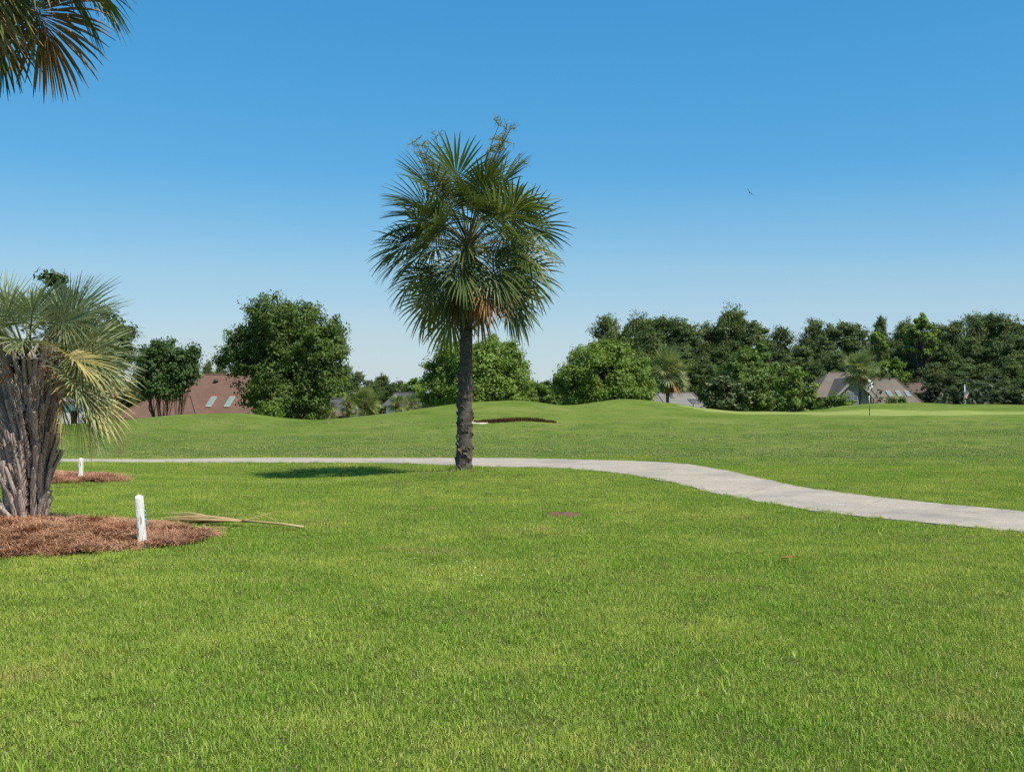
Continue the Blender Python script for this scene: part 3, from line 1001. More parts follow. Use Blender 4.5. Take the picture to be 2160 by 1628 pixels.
def palm_trunk(rng, h, r0, r1, lean=(0, 0), rings=110, nseg=28, rough=0.05, sink=0.12):
    mb = MB()
    t_ = np.linspace(0, 1, rings)
    z = -sink + t_ * (h + sink)
    r = r1 + (r0 - r1) * (1 - t_) ** 1.6 + 0.10 * r0 * np.exp(-t_ * 14)
    pts = np.stack([lean[0] * t_ ** 1.2, lean[1] * t_ ** 1.2, z], -1)
    jit = 1 + rng.normal(0, rough * 0.35, (rings, nseg)) + (rng.normal(0, rough * 0.55, rings))[:, None]
    low = np.clip(1.15 - t_ * 1.5, 0.15, 1)[:, None]
    jit = 1 + (jit - 1) * low
    mb.tube(pts, r, nseg, 0, jitter=jit)
    top = np.array([lean[0], lean[1], h])
    return mb, top, r, pts

def bark_chips(root, rng, pts, r, t0, t1, n, m):
    """short broken leaf bases left on the trunk"""
    cm = []
    for k in range(4):
        mb = MB()
        w, L, th = rng.uniform(0.04, 0.10), rng.uniform(0.05, 0.14), rng.uniform(0.014, 0.034)
        mb.verts([(-w, 0, 0), (w, 0, 0), (w * 0.9, th * 1.2, L), (-w * 0.8, th * 1.6, L * rng.uniform(0.6, 1)), (-w, -0.03, 0), (w, -0.03, 0), (w * 0.8, th * 0.4 - 0.015, L), (-w * 0.8, th * 0.4 - 0.015, L)])
        mb.quads([[0, 1, 2, 3], [3, 2, 6, 7], [0, 3, 7, 4], [1, 5, 6, 2], [4, 7, 6, 5]])
        cm.append(mb.build('bark_chip', m, link=False).data)
    for k in range(n):
        t_ = rng.uniform(t0, t1)
        a = rng.uniform(0, 2 * math.pi)
        i = int(t_ * (len(pts) - 1))
        o = bpy.data.objects.new('bark_chip', cm[k % 4])
        C.objects.link(o)
        o.parent = root
        o.location = pts[i] + np.array([math.cos(a) * r[i], math.sin(a) * r[i], 0])
        o.rotation_euler = (rng.normal(0, 0.1), rng.normal(0, 0.15), a - math.pi / 2)

def sabal(label, loc, h, r0, r1, nf, Lp, R, seed, group=None, lean=(0, 0), nseg=40, skirt=6, stalks=0, leaf='palm_leaf', el_hi=1.35, el_lo=-0.75, rise=0.5, chips=0, steps=5, keep=None, sag=0.35, droop=0.9, rz=0):
    rng = np.random.default_rng(seed)
    root = thing('palm_tree', loc, label, 'palm tree', group, rz)
    mb, top, r, pts = palm_trunk(rng, h, r0, r1, lean)
    mb.build('trunk', 'palm_trunk', root, smooth=True)
    if chips:
        bark_chips(root, rng, pts, r, 0.02, 0.45, chips, 'palm_boot')
    # fibrous bud
    mb = MB()
    mb.tube([top + (0, 0, -0.5), top, top + (0, 0, rise * 0.6), top + (0, 0, rise)], [r1 * 1.02, r1 * 1.25, r1 * 0.8, 0.03], 14, jitter=1 + rng.normal(0, 0.06, (4, 14)))
    mb.build('bud', 'fibre', root, smooth=True)
    ga = 2.39996
    for k in range(nf):
        u = (k + 0.5) / nf                      # 0 youngest
        az = k * ga + rng.normal(0, 0.22)
        el = (el_hi + (0.42 - el_hi) * u / 0.52 if u < 0.52 else 0.42 + (el_lo - 0.42) * (u - 0.52) / 0.48) + rng.normal(0, 0.15)
        b = top + np.array([math.cos(az) * r1 * 0.7, math.sin(az) * r1 * 0.7, rise * (1 - u) * 0.9 - 0.1])
        if keep is not None and not keep(az, el):
            continue
        mb = MB()
        fan_frond(mb, rng, b, az, el, Lp * rng.uniform(0.82, 1.12) * (1.12 - 0.12 * u), R * rng.uniform(0.85, 1.1), nseg, sag, droop * (0.42 + 0.85 * u), steps=steps)
        dead = u > 1 - skirt / nf
        lm = 'palm_dead' if dead and rng.random() < 0.3 else (leaf if rng.random() < 0.70 else 'palm_leaf_pale')
        mb.build('frond', [lm, 'petiole'], root)
    for k in range(skirt):
        az = k * 1.9 + rng.normal(0, 0.4) + seed
        if keep is not None and not keep(az, -1.2):
            continue
        b = top + np.array([math.cos(az) * r1 * 0.9, math.sin(az) * r1 * 0.9, -0.12])
        mb = MB()
        fan_frond(mb, rng, b, az, -0.85 - rng.uniform(0, 0.5), Lp * rng.uniform(0.45, 0.8), R * rng.uniform(0.65, 0.9), max(14, int(nseg * 0.6)), 0.9, 2.2, amax=1.3, fold=0.1, steps=steps)
        mb.build('dead_frond', ['palm_dead', 'palm_dead'], root)
    for k in range(stalks):
        az = k * 2.39996 + 0.4
        mb = flower_stalk(rng, top + np.array([0, 0, rise * 0.5]), az, rng.uniform(0.98, 1.35), rng.uniform(2.3, 2.75))
        mb.build('flower_stalk', ['twig_dark', 'flower_twig'], root)
    return root, top

zp = float(G(*PALM))
main, mtop = sabal('tall palm with a round shaggy crown standing alone beside the path', (PALM[0], PALM[1], zp), 4.92, 0.180, 0.130, 70, 1.06, 1.00, 21,
                   lean=(0.10, 0.05), skirt=8, stalks=13, chips=110, el_hi=1.12, el_lo=-0.92, rise=0.50, sag=0.5, nseg=34, droop=1.1)
# palm whose crown hangs into the picture; its trunk stands just beside the near bed
q = at(-52, 850, 16.2)
sabal('tall palm whose dark crown hangs high above the shaggy-trunked palm', (q[0], q[1], float(G(q[0], q[1]))), 8.75, 0.20, 0.15, 54, 1.20, 1.12, 35,
      skirt=5, stalks=0, el_hi=1.3, el_lo=-1.15, rise=0.5, leaf='palm_leaf', droop=1.0)

# ---- stout young palm: thick trunk wrapped in old leaf bases, stiff grey-green fan leaves
rng = np.random.default_rng(77)
pz = float(G(*PINDO))
pin = thing('palm_tree', (PINDO[0], PINDO[1], pz), 'short stout palm with grey leaf stubs up its trunk in the pine straw', 'palm tree')
TH = 2.0
mb = MB()
t_ = np.linspace(0, 1, 40)
prof = 0.190 + 0.05 * np.exp(-t_ * 9) + 0.035 * t_
mb.tube(np.stack([0 * t_ + 0.03 * t_, 0 * t_, -0.1 + t_ * (TH + 0.1)], -1), prof, 26, jitter=1 + rng.normal(0, 0.035, (40, 26)))
mb.build('trunk', 'fibre', pin, smooth=True)
def boot_mesh(rng, L, w, th):
    """an old leaf stalk stub: broad clasping base, keeled, narrowing to a cut end"""
    mb = MB()
    n = 7
    s = np.linspace(0, 1, n)
    wd = w * (1.15 - 0.62 * s ** 0.8) * (1 + rng.normal(0, 0.05, n))
    yc = 0.015 + 0.035 * s + 0.05 * s ** 2 + rng.normal(0, 0.004, n)
    tk = th * (0.55 + 0.6 * s)
    rows = []
    for k in range(n):
        z_ = L * s[k]
        rows.append([(-wd[k], yc[k] - 0.02, z_), (-wd[k] * 0.55, yc[k] + tk[k] * 0.75, z_), (0, yc[k] + tk[k] * 1.1, z_), (wd[k] * 0.55, yc[k] + tk[k] * 0.75, z_), (wd[k], yc[k] - 0.02, z_), (0, yc[k] - tk[k] * 0.5, z_)])
    b = mb.verts(rows)
    i = np.arange(n - 1)[:, None] * 6
    j = np.arange(6)[None]
    k = (j + 1) % 6
    mb.quads(np.stack([b + i + j, b + i + k, b + i + 6 + k, b + i + 6 + j], -1))
    e = b + (n - 1) * 6
    mb.tris([[e, e + 1, e + 5], [e + 1, e + 2, e + 5], [e + 2, e + 3, e + 5], [e + 3, e + 4, e + 5]])
    # torn fibres at both edges
    for c in range(22):
        s_ = rng.random()
        sg = rng.choice([-1, 1])
        o = np.array([sg * w * (1.1 - 0.6 * s_), 0.015 + 0.1 * s_, L * s_])
        e2 = o + np.array([sg * rng.uniform(0.01, 0.03), rng.uniform(0, 0.03), rng.uniform(-0.02, 0.05)])
        mb.tube([o, e2], [0.003, 0.0015], 3, 0, cap=False)
    return mb
boots = [boot_mesh(rng, rng.uniform(0.42, 0.72), rng.uniform(0.032, 0.052), rng.uniform(0.020, 0.032)).build('leaf_base', 'pindo_boot', link=False).data for k in range(9)]
NB = 175
for k in range(NB):
    u = k / NB
    a = k * 2.39996 + rng.normal(0, 0.10)
    z_ = -0.10 + (TH - 0.25) * u
    r_ = float(np.interp(z_ / TH, t_, prof)) * 0.96
    o = bpy.data.objects.new('leaf_base', boots[int(rng.integers(9))])
    C.objects.link(o)
    o.parent = pin
    o.location = (math.cos(a) * r_ + 0.03 * u, math.sin(a) * r_, z_)
    s_ = rng.uniform(0.85, 1.15)
    o.scale = (s_, s_, s_ * (0.55 if u < 0.10 else 1.0))
    o.rotation_euler = (rng.normal(-0.03, 0.06) - 0.12 * u, rng.normal(0.16, 0.13), a - math.pi / 2)
topz = np.array([0.03, 0, TH])
NF = 62
for k in range(NF):
    u = (k + 0.5) / NF
    az = k * 2.39996 + rng.normal(0, 0.2) + 2.6
    el = 1.18 - 1.38 * u + rng.normal(0, 0.12)
    if u > 0.5 and math.sin(az) < -0.2 and math.cos(az) < 0.72:
        continue                                  # old leaves on this side were cut away; their stubs show
    mb = MB()
    b = topz + np.array([math.cos(az) * 0.15, math.sin(az) * 0.15, 0.30 * (1 - u) - 0.15])
    fan_frond(mb, rng, b, az, el, rng.uniform(0.46, 0.66) * (0.72 + 0.35 * u), rng.uniform(0.56, 0.70), 46, 0.45 + 0.45 * u, 0.35 + 0.7 * u, amax=2.0, fold=0.45, pr=0.014, steps=5, fuse=0.36, wf=0.62, cr=0.40)
    lm = 'pindo_leaf' if u < 0.62 or rng.random() < 0.25 else 'pindo_old'
    mb.build('frond', [lm, 'petiole' if u < 0.6 else 'frond_dry'], pin)
for k in range(15):
    az = k * 2.0 + 0.5 + rng.normal(0, 0.2)
    if math.sin(az) < -0.55 and k % 2:
        continue
    mb = MB()
    b = topz + np.array([math.cos(az) * 0.22, math.sin(az) * 0.22, rng.uniform(-0.25, 0.0)])
    fan_frond(mb, rng, b, az, rng.uniform(0.0, 0.6), rng.uniform(0.75, 1.05), rng.uniform(0.45, 0.65), 26, 2.6, 2.4, amax=0.9, fold=0.1, pr=0.020, steps=5, fuse=0.25, wf=0.45, cr=0.35)
    mb.build('dead_frond', ['palm_dead' if k % 4 else 'pindo_old', 'dead_stalk'], pin)

# ------------------------------------------------------------------ white marker posts
def marker_post(loc, h, w, tilt, label, cord=False):
    root = thing('marker_post', loc, label, 'post', 'white marker posts')
    mb = MB()
    n = 12
    a = np.arange(n) * 2 * np.pi / n + math.pi / n
    sq = 1 / np.maximum(np.abs(np.cos(a)), np.abs(np.sin(a)))
    sq = np.minimum(sq, 1.22)
    rng = np.random.default_rng(int(h * 1000))
    prof = [(-0.25, 1.0), (0.0, 1.02), (0.1, 1.0), (0.25, 0.98), (h * 0.72, 0.97), (h * 0.735, 0.93), (h * 0.75, 0.98), (h * 0.88, 1.0), (h * 0.885, 0.93), (h * 0.895, 0.98), (h * 0.955, 0.96), (h * 0.985, 0.72), (h, 0.38)]
    for z_, k in prof:
        rr = w / 2 * k * sq * (1 + rng.normal(0, 0.012, n))
        mb.verts(np.stack([rr * np.cos(a), rr * np.sin(a), np.full(n, z_)], -1))
    for k in range(len(prof) - 1):
        j = np.arange(n)
        mb.quads(np.stack([k * n + j, k * n + (j + 1) % n, (k + 1) * n + (j + 1) % n, (k + 1) * n + j], -1))
    c = mb.verts([[0, 0, h + 0.006]])
    j = np.arange(n) + (len(prof) - 1) * n
    mb.tris(np.stack([j, np.roll(j, -1), np.full(n, c)], -1))
    s_ = mb.build('shaft', 'post_paint', root)
    s_.rotation_euler = tilt
    if cord:
        mb = MB()
        for k in range(3):
            zz = h * (0.66 - 0.09 * k)
            mb.tube([(w * 0.42, -0.01, zz + 0.03), (w * 0.62, -0.02, zz + 0.012), (w * 0.66, -0.015, zz - 0.02), (w * 0.5, 0, zz - 0.045)], 0.007, 6)
        mb.build('cord_loop', 'blue_cord', s_)
    return root
q = ground_at(301, 1155)
marker_post(q, 0.58, 0.098, (0.04, -0.075, 0.25), 'leaning white wooden post standing in the pine straw beside the fallen frond', True)
q = ground_at(170, 1010)
marker_post(q, 0.43, 0.10, (0, 0.01, 0.1), 'upright short white post by the far pine straw bed near the path')

# ------------------------------------------------------------------ fallen dry frond
q0 = ground_at(640, 1119)
q1 = ground_at(338, 1107)
fr = thing('fallen_frond', (0, 0, 0), 'dry straw-coloured palm frond fallen flat on the lawn', 'palm frond')
rng = np.random.default_rng(8)
q0 = q0 + [0, 0, 0.045]
q1 = q1 + [0, 0, 0.04]
hub = q0 + (q1 - q0) * 0.42
mb = MB()
mb.tube([q0, q0 + (hub - q0) * 0.35 + [0, 0, 0.03], q0 + (hub - q0) * 0.7 + [0, 0, 0.045], hub + [0, 0, 0.05]], [0.018, 0.015, 0.014, 0.018], 7)
mb.build('stalk', 'frond_dry', fr, smooth=True)
ax = unit(q1 - hub)
sd = unit(np.cross(ax, [0, 0, 1.0]))
for k in range(48):
    mb = MB()
    L = np.linalg.norm(q1 - hub) * rng.uniform(0.72, 1.05)
    o_ = rng.normal(0, 0.035)
    p = hub + [0, 0, 0.05] + sd * o_
    d = unit(ax + sd * (o_ * 0.9 + rng.normal(0, 0.028)) + np.array([0, 0, rng.uniform(-0.01, 0.10)]))
    row = []
    n = 7
    w0 = rng.uniform(0.013, 0.025)
    tw = rng.uniform(0, 3.1)
    for j in range(n):
        s_ = j / (n - 1)
        w_ = w0 * (0.5 + 1.0 * s_ / 0.4 * 0.5 if s_ < 0.4 else 1.0 - 0.85 * (s_ - 0.4) / 0.6)
        wd = unit(sd * math.cos(tw + s_ * 1.2) + np.array([0, 0, 1.0]) * math.sin(tw + s_ * 1.2))
        up = unit(np.cross(wd, d))
        row += [p - wd * w_, p + up * w_ * 0.5, p + wd * w_]
        d = unit(d + rng.normal(0, 0.03, 3) + np.array([0, 0, -0.025]))
        p = p + d * L / (n - 1)
        p[2] = max(p[2], float(G(p[0], p[1])) + 0.045)
    b = mb.verts(row)
    kk = np.arange(n - 1)[:, None] * 3 + b
    mb.quads(np.concatenate([kk + np.array([[0, 1, 4, 3]]), kk + np.array([[1, 2, 5, 4]])]))
    mb.build('leaf_strip', 'frond_dry', fr)
mb = MB()
e = ground_at(600, 1072)
e = hub + np.array([0.42, 0.25, 0.16])
mb.tube([hub + [0, 0, 0.05], hub + (e - hub) * 0.5 + [0, 0, 0.02], e], [0.007, 0.005, 0.002], 5)
mb.tube([hub + [0.3, -0.0, 0.12], hub + [0.42, -0.03, 0.07], hub + [0.5, -0.05, 0.03]], [0.004, 0.004, 0.004], 5)
mb.build('stray_strip', 'frond_dry', fr)

# ------------------------------------------------------------------ broadleaf trees
def leaf_cloud(rng, lumps, size, per_m2, clump=0.16, spread=0.9, upb=0.5, elong=1.5, shell=0.62, flat=0.75, gap=0.85, gapf=3.2):
    """leaf-sized faces in small clumps over the lumps (x, y, z, r) of a crown"""
    cen, outw, cr = [], [], []
    for (x, y, z, r) in lumps:
        nc = max(7, int(4 * math.pi * r * r * per_m2 / 95))
        d = rng.standard_normal((nc, 3))
        d /= np.linalg.norm(d, axis=1)[:, None]
        rr = r * (shell + (1.10 - shell) * rng.random(nc) ** 0.7)
        stray = rng.random(nc) < 0.12
        rr[stray] *= rng.uniform(1.08, 1.32, stray.sum())
        cen.append(np.array([x, y, z]) + d * rr[:, None] * np.array([1, 1, 0.92]))
        outw.append(d)
        cr.append(np.full(nc, 1.0) * rng.uniform(0.7, 1.3, nc) * max(0.22, clump * r))
    cen, outw, cr = np.concatenate(cen), np.concatenate(outw), np.concatenate(cr)
    # drop clumps buried deep inside other lumps
    L = np.array(lumps)
    dd = np.linalg.norm(cen[:, None] - L[None, :, :3], axis=2) / L[None, :, 3]
    keep = (dd.min(1) > 0.45) | (rng.random(len(cen)) < 0.4)
    ph = rng.uniform(0, 6.28, 6)
    fr_ = gapf / max(0.6, float(np.median(L[:, 3])))
    nz = np.sin(cen[:, 0] * fr_ + ph[0] + 1.3 * np.sin(cen[:, 2] * fr_ * 0.8 + ph[1])) + np.sin(cen[:, 1] * fr_ * 1.1 + ph[2] + cen[:, 0] * fr_ * 0.4) + np.sin(cen[:, 2] * fr_ * 1.3 + ph[3] + 1.1 * np.sin(cen[:, 0] * fr_ * 0.7 + ph[4]))
    keep &= (nz < gap) | (rng.random(len(cen)) < 0.10)
    cen, outw, cr = cen[keep], outw[keep], cr[keep]
    nl = 56
    n = len(cen) * nl
    off = rng.standard_normal((len(cen), nl, 3))
    off /= np.linalg.norm(off, axis=2)[..., None]
    off *= rng.random((len(cen), nl, 1)) ** 0.62
    off *= np.array([1, 1, flat])
    ow = outw + np.array([0, 0, 0.35])
    ow /= np.linalg.norm(ow, axis=1)[:, None]
    off += (off * ow[:, None]).sum(2, keepdims=True) * ow[:, None] * rng.uniform(0.1, 1.1, (len(cen), 1, 1))
    P_ = (cen[:, None] + off * cr[:, None, None] * 2.0).reshape(-1, 3)
    nrm = (outw[:, None] * 0.55 + off * 0.5 + np.array([0, 0, upb]) + rng.standard_normal((len(cen), nl, 3)) * spread * 0.6).reshape(-1, 3)
    nrm /= np.linalg.norm(nrm, axis=1)[:, None]
    t1 = np.cross(nrm, rng.standard_normal((n, 3)))
    t1 /= np.linalg.norm(t1, axis=1)[:, None] + 1e-9
    t2 = np.cross(nrm, t1)
    s_ = size * rng.uniform(0.65, 1.25, n)
    a = t1 * (s_ * elong / 2)[:, None]
    b = t2 * (s_ / 2)[:, None]
    V = np.stack([P_ - a, P_ + b * 0.9 - a * 0.1, P_ + a, P_ - b * 0.9 - a * 0.1], 1)
    return V, cen

def add_leaves(mb, V, m=0):
    b = mb.verts(V)
    i = b + np.arange(len(V))[:, None] * 4
    mb.quads(i + np.array([[0, 1, 2, 3]]), m)

def limb(mb, rng, a, b, r0, r1, n=6, wob=0.06):
    a, b = np.asarray(a, float), np.asarray(b, float)
    t_ = np.linspace(0, 1, n)[:, None]
    L = np.linalg.norm(b - a)
    pts = a + (b - a) * t_ + rng.normal(0, wob * L * 0.35, (n, 3)) * np.sin(t_ * math.pi)
    pts[:, 2] -= (np.sin(t_[:, 0] * math.pi) * L * 0.05)
    mb.tube(pts, np.linspace(r0, r1, n), 6, cap=False)
    return pts

def tree(label, px, d, lumps_px, leaf, size, per_m2, seed, group=None, trunk_r=0.22, stems=1, bark='bark', extra=None, name='leafy_tree', cat='tree', depth=0.7, stem_top=None, **kw):
    rng = np.random.default_rng(seed)
    base = at(px, 850, d)
    base[2] = float(G(base[0], base[1]))
    root = thing(name, base, label, cat, group)
    L = []
    pts = [at(a, b, d) - base for a, b, r in lumps_px]
    xs = [p[0] for p in pts]
    W = max(xs) - min(xs) + 0.01
    cx = (max(xs) + min(xs)) / 2
    for p, (a, b, r) in zip(pts, lumps_px):
        rr = r * d / F
        room = max(0.0, 1 - abs(p[0] - cx) / (W * 0.62)) * W * 0.5 * depth
        for yy in ((rng.uniform(-1, -0.35) * room, rng.uniform(0.1, 1) * room) if room > rr * 0.6 else (rng.uniform(-0.5, 0.5) * room,)):
            L.append((p[0], yy, p[2], rr * rng.uniform(0.92, 1.06)))
    V, cen = leaf_cloud(rng, L, size, per_m2, **kw)
    zmin = min(l[2] - l[3] for l in L)
    zmax = max(l[2] + l[3] for l in L)
    mb = MB()
    if stems == 1:
        top = np.array([cx * 0.6, 0, zmin + (zmax - zmin) * 0.72])
        main_ = limb(mb, rng, (0, 0, -0.15), top, trunk_r, trunk_r * 0.25, 9, 0.03)
        tips = cen[rng.choice(len(cen), min(len(cen), 46), replace=False)]
        for t_ in tips:
            k = int(np.clip((t_[2] * 0.55) / max(top[2], 0.1) * 8, 2, 8))
            limb(mb, rng, main_[k], t_, trunk_r * (0.42 - 0.03 * k), 0.02, 5, 0.12)
    else:
        for s_ in range(stems):
            a = s_ * 2 * math.pi / stems + rng.uniform(-0.3, 0.3)
            sp = rng.uniform(0.3, 0.9)
            top = np.array([cx + math.cos(a) * W * 0.40, math.sin(a) * W * 0.3, zmin + (zmax - zmin) * 0.5])
            m_ = limb(mb, rng, (cx + math.cos(a) * sp, math.sin(a) * sp, -0.15), top, trunk_r, trunk_r * 0.45, 7, 0.05)
            near = cen[np.argsort(np.linalg.norm(cen - top, axis=1))[:40]]
            for t_ in near[rng.choice(len(near), 7, replace=False)]:
                limb(mb, rng, m_[rng.integers(3, 7)], t_, trunk_r * 0.4, 0.012, 5, 0.08)
    mb.build('trunk', bark, root, smooth=True)
    mb = MB()
    add_leaves(mb, V)
    mb.build('crown', leaf, root)
    if extra:
        extra(root, L, rng)
    return root

oak = [(592, 668, 34), (552, 684, 32), (640, 676, 32), (690, 696, 24), (702, 735, 24), (522, 735, 34), (585, 725, 50), (650, 735, 46), (700, 715, 18), (480, 752, 16), (512, 772, 20),
       (555, 785, 42), (610, 800, 56), (668, 800, 44), (545, 838, 22), (595, 848, 38), (650, 850, 40), (695, 780, 22), (490, 742, 12), (470, 765, 8), (540, 660, 12), (655, 652, 12), (718, 745, 11)]
tree('large dark green spreading tree in front of the brown roof', 600, 70, oak, 'oak_leaf', 0.12, 400, 3, trunk_r=0.30, depth=0.8)
tree('multi-stemmed small tree with reddish stems before the brown-roofed house', 345, 74,
     [(345, 748, 22), (312, 768, 26), (378, 766, 24), (330, 795, 30), (368, 800, 28), (302, 812, 22), (402, 752, 12), (345, 726, 8), (322, 742, 12), (392, 785, 18), (408, 740, 6), (350, 822, 22)],
     'myrtle_leaf', 0.12, 420, 5, trunk_r=0.07, stems=10, bark='bark_red', elong=2.0, gap=1.9)
tree('round light green tree standing behind the tall lone palm', 1005, 85,
     [(1040, 738, 26), (960, 745, 28), (1000, 745, 26), (1010, 775, 46), (930, 780, 32), (1075, 765, 30), (1092, 806, 30), (925, 825, 32), (985, 820, 52), (1055, 825, 46), (905, 838, 18), (1112, 838, 16), (945, 720, 10), (1045, 714, 9), (1072, 728, 11), (905, 800, 10), (1105, 780, 9)],
     'bright_leaf', 0.14, 320, 7, trunk_r=0.26)
tree('bushy light green tree beside the grey shingled roof', 1275, 88,
     [(1272, 742, 22), (1235, 762, 28), (1308, 756, 28), (1215, 798, 32), (1270, 795, 52), (1335, 790, 30), (1362, 820, 20), (1190, 818, 16), (1225, 835, 34), (1300, 830, 46), (1345, 838, 24), (1255, 735, 9), (1178, 800, 8), (1350, 768, 12)],
     'bright_leaf', 0.14, 320, 9, trunk_r=0.26)
tree('dense green tree behind the white-flowering magnolia', 1570, 112, [(1570, 768, 28), (1540, 785, 27), (1602, 786, 28), (1565, 815, 42), (1612, 826, 32), (1530, 825, 28), (1590, 848, 28), (1560, 750, 9)], 'mid_leaf', 0.18, 200, 10, trunk_r=0.22)
def blooms(root, L, rng):
    mb = MB()
    for k in range(46):
        x, y, z, r = L[rng.integers(len(L))]
        a, e = rng.uniform(math.pi * 1.1, math.pi * 1.95), rng.uniform(-0.3, 1.1)
        c = np.array([x + r * 1.28 * math.cos(a) * math.cos(e), y + r * 1.28 * math.sin(a) * math.cos(e), z + r * 1.2 * math.sin(e)])
        for p_ in range(7):
            b_ = p_ * 2 * math.pi / 7
            o_ = np.array([math.cos(b_), math.sin(b_), 0.6]) * 0.17
            s_ = np.array([-math.sin(b_), math.cos(b_), 0]) * 0.075
            mb.poly([c, c + o_ * 0.6 - s_, c + o_, c + o_ * 0.6 + s_])
    o = mb.build('blossoms', 'petal', root)
    o['kind'] = 'stuff'
tree('rounded dark magnolia dotted with white blossoms', 1525, 96, [(1520, 815, 20), (1500, 832, 22), (1545, 826, 24), (1525, 850, 26), (1562, 850, 19), (1500, 855, 16)], 'dark_leaf', 0.16, 220, 12, trunk_r=0.12, extra=blooms, elong=2)
tree('yellowish green bushy tree left of the tan-roofed house', 1682, 106, [(1680, 793, 19), (1662, 820, 25), (1702, 816, 22), (1680, 846, 28), (1652, 848, 18), (1714, 848, 16)], 'bright_leaf', 0.22, 100, 13, trunk_r=0.15)
tree('low dark shrub under the gable windows of the tan-roofed house', 1772, 100, [(1772, 846, 12), (1752, 850, 11), (1738, 858, 10), (1786, 852, 8)], 'mid_leaf', 0.18, 120, 14, trunk_r=0.05, stems=4, name='shrub', cat='shrub')
for k, (a, w) in enumerate(((1882, 6), (1900, 8))):
    tree(('smaller' if k == 0 else 'larger') + ' of two clipped shrubs below the skylights on the tan roof', a, 99, [(a, 848, w), (a + 2, 853, w)], 'mid_leaf', 0.14, 160, 15 + k, trunk_r=0.04, stems=3, name='shrub', cat='shrub', group='two shrubs below the skylights')
tree('small light green tree on the right flank of the large dark tree', 705, 96, [(705, 802, 20), (688, 828, 22), (715, 828, 15), (695, 850, 20)], 'bright_leaf', 0.20, 110, 18, trunk_r=0.12)
tree('light green round treetop behind the dark slate roof', 876, 128, [(876, 812, 16), (862, 825, 13), (890, 822, 14), (875, 838, 18)], 'lime_leaf', 0.26, 80, 19, trunk_r=0.16)
tree('dark bluish green low trees between the two light green round trees', 1140, 140, [(1120, 818, 14), (1150, 816, 16), (1138, 838, 26), (1165, 842, 18), (1105, 842, 18)], 'mid_leaf', 0.30, 60, 20, trunk_r=0.2)
tree('dark leafy tree with bronze lower leaves behind the short stout palm', 190, 68, [(185, 660, 30), (235, 690, 26), (120, 620, 24), (125, 660, 40), (245, 745, 32), (180, 730, 50), (95, 700, 50), (265, 700, 12), (262, 770, 22), (190, 800, 42), (110, 790, 50), (115, 590, 9), (232, 815, 26)],
     'dark_leaf', 0.16, 110, 22, trunk_r=0.16, elong=1.8)
tree('bronze-leaved shrub beside the white garden shed', 205, 64, [(190, 808, 20), (195, 815, 24), (222, 825, 18), (180, 830, 14)], 'bronze_leaf', 0.12, 200, 24, trunk_r=0.05, stems=4, name='shrub', cat='shrub')
tree('low green shrub at the foot of the white shed', 207, 58.5, [(205, 880, 12), (222, 876, 10), (192, 886, 8)], 'myrtle_leaf', 0.12, 200, 25, trunk_r=0.03, stems=4, name='shrub', cat='shrub')
tree('dark hedge bush behind the trunk of the stout palm', 20, 57, [(8, 850, 22), (30, 862, 24), (-20, 850, 26), (50, 880, 18), (10, 885, 20), (80, 875, 18)], 'dark_leaf', 0.14, 160, 26, trunk_r=0.06, stems=4, name='shrub', cat='shrub')
tree('small yellow-green sapling in front of the large dark tree', 572, 66, [(572, 866, 8), (562, 872, 7), (580, 873, 6), (576, 860, 5)], 'lime_leaf', 0.10, 260, 27, trunk_r=0.02, stems=3, name='shrub', cat='shrub')
tree('bright green pointed treetop rising among the pines', 1942, 138, [(1942, 686, 16), (1925, 700, 18), (1960, 702, 18), (1940, 725, 26), (1942, 672, 7)], 'lime_leaf', 0.30, 70, 28, trunk_r=0.25)
tree('slender bright green tree before the pines', 1850, 130, [(1848, 712, 12), (1852, 735, 18), (1858, 762, 18), (1845, 790, 18), (1860, 815, 18)], 'lime_leaf', 0.30, 70, 29, trunk_r=0.18)
tree('small bright green tree behind the roof with three skylights', 1880, 126, [(1868, 778, 14), (1885, 790, 16), (1890, 768, 8), (1905, 797, 10)], 'lime_leaf', 0.26, 80, 30, trunk_r=0.12)
tree('tall broad green tree between the magnolia and the pines', 1625, 124, [(1612, 770, 20), (1640, 780, 22), (1625, 810, 30), (1650, 830, 24), (1600, 735, 12), (1606, 750, 14)], 'mid_leaf', 0.28, 80, 31, trunk_r=0.2)

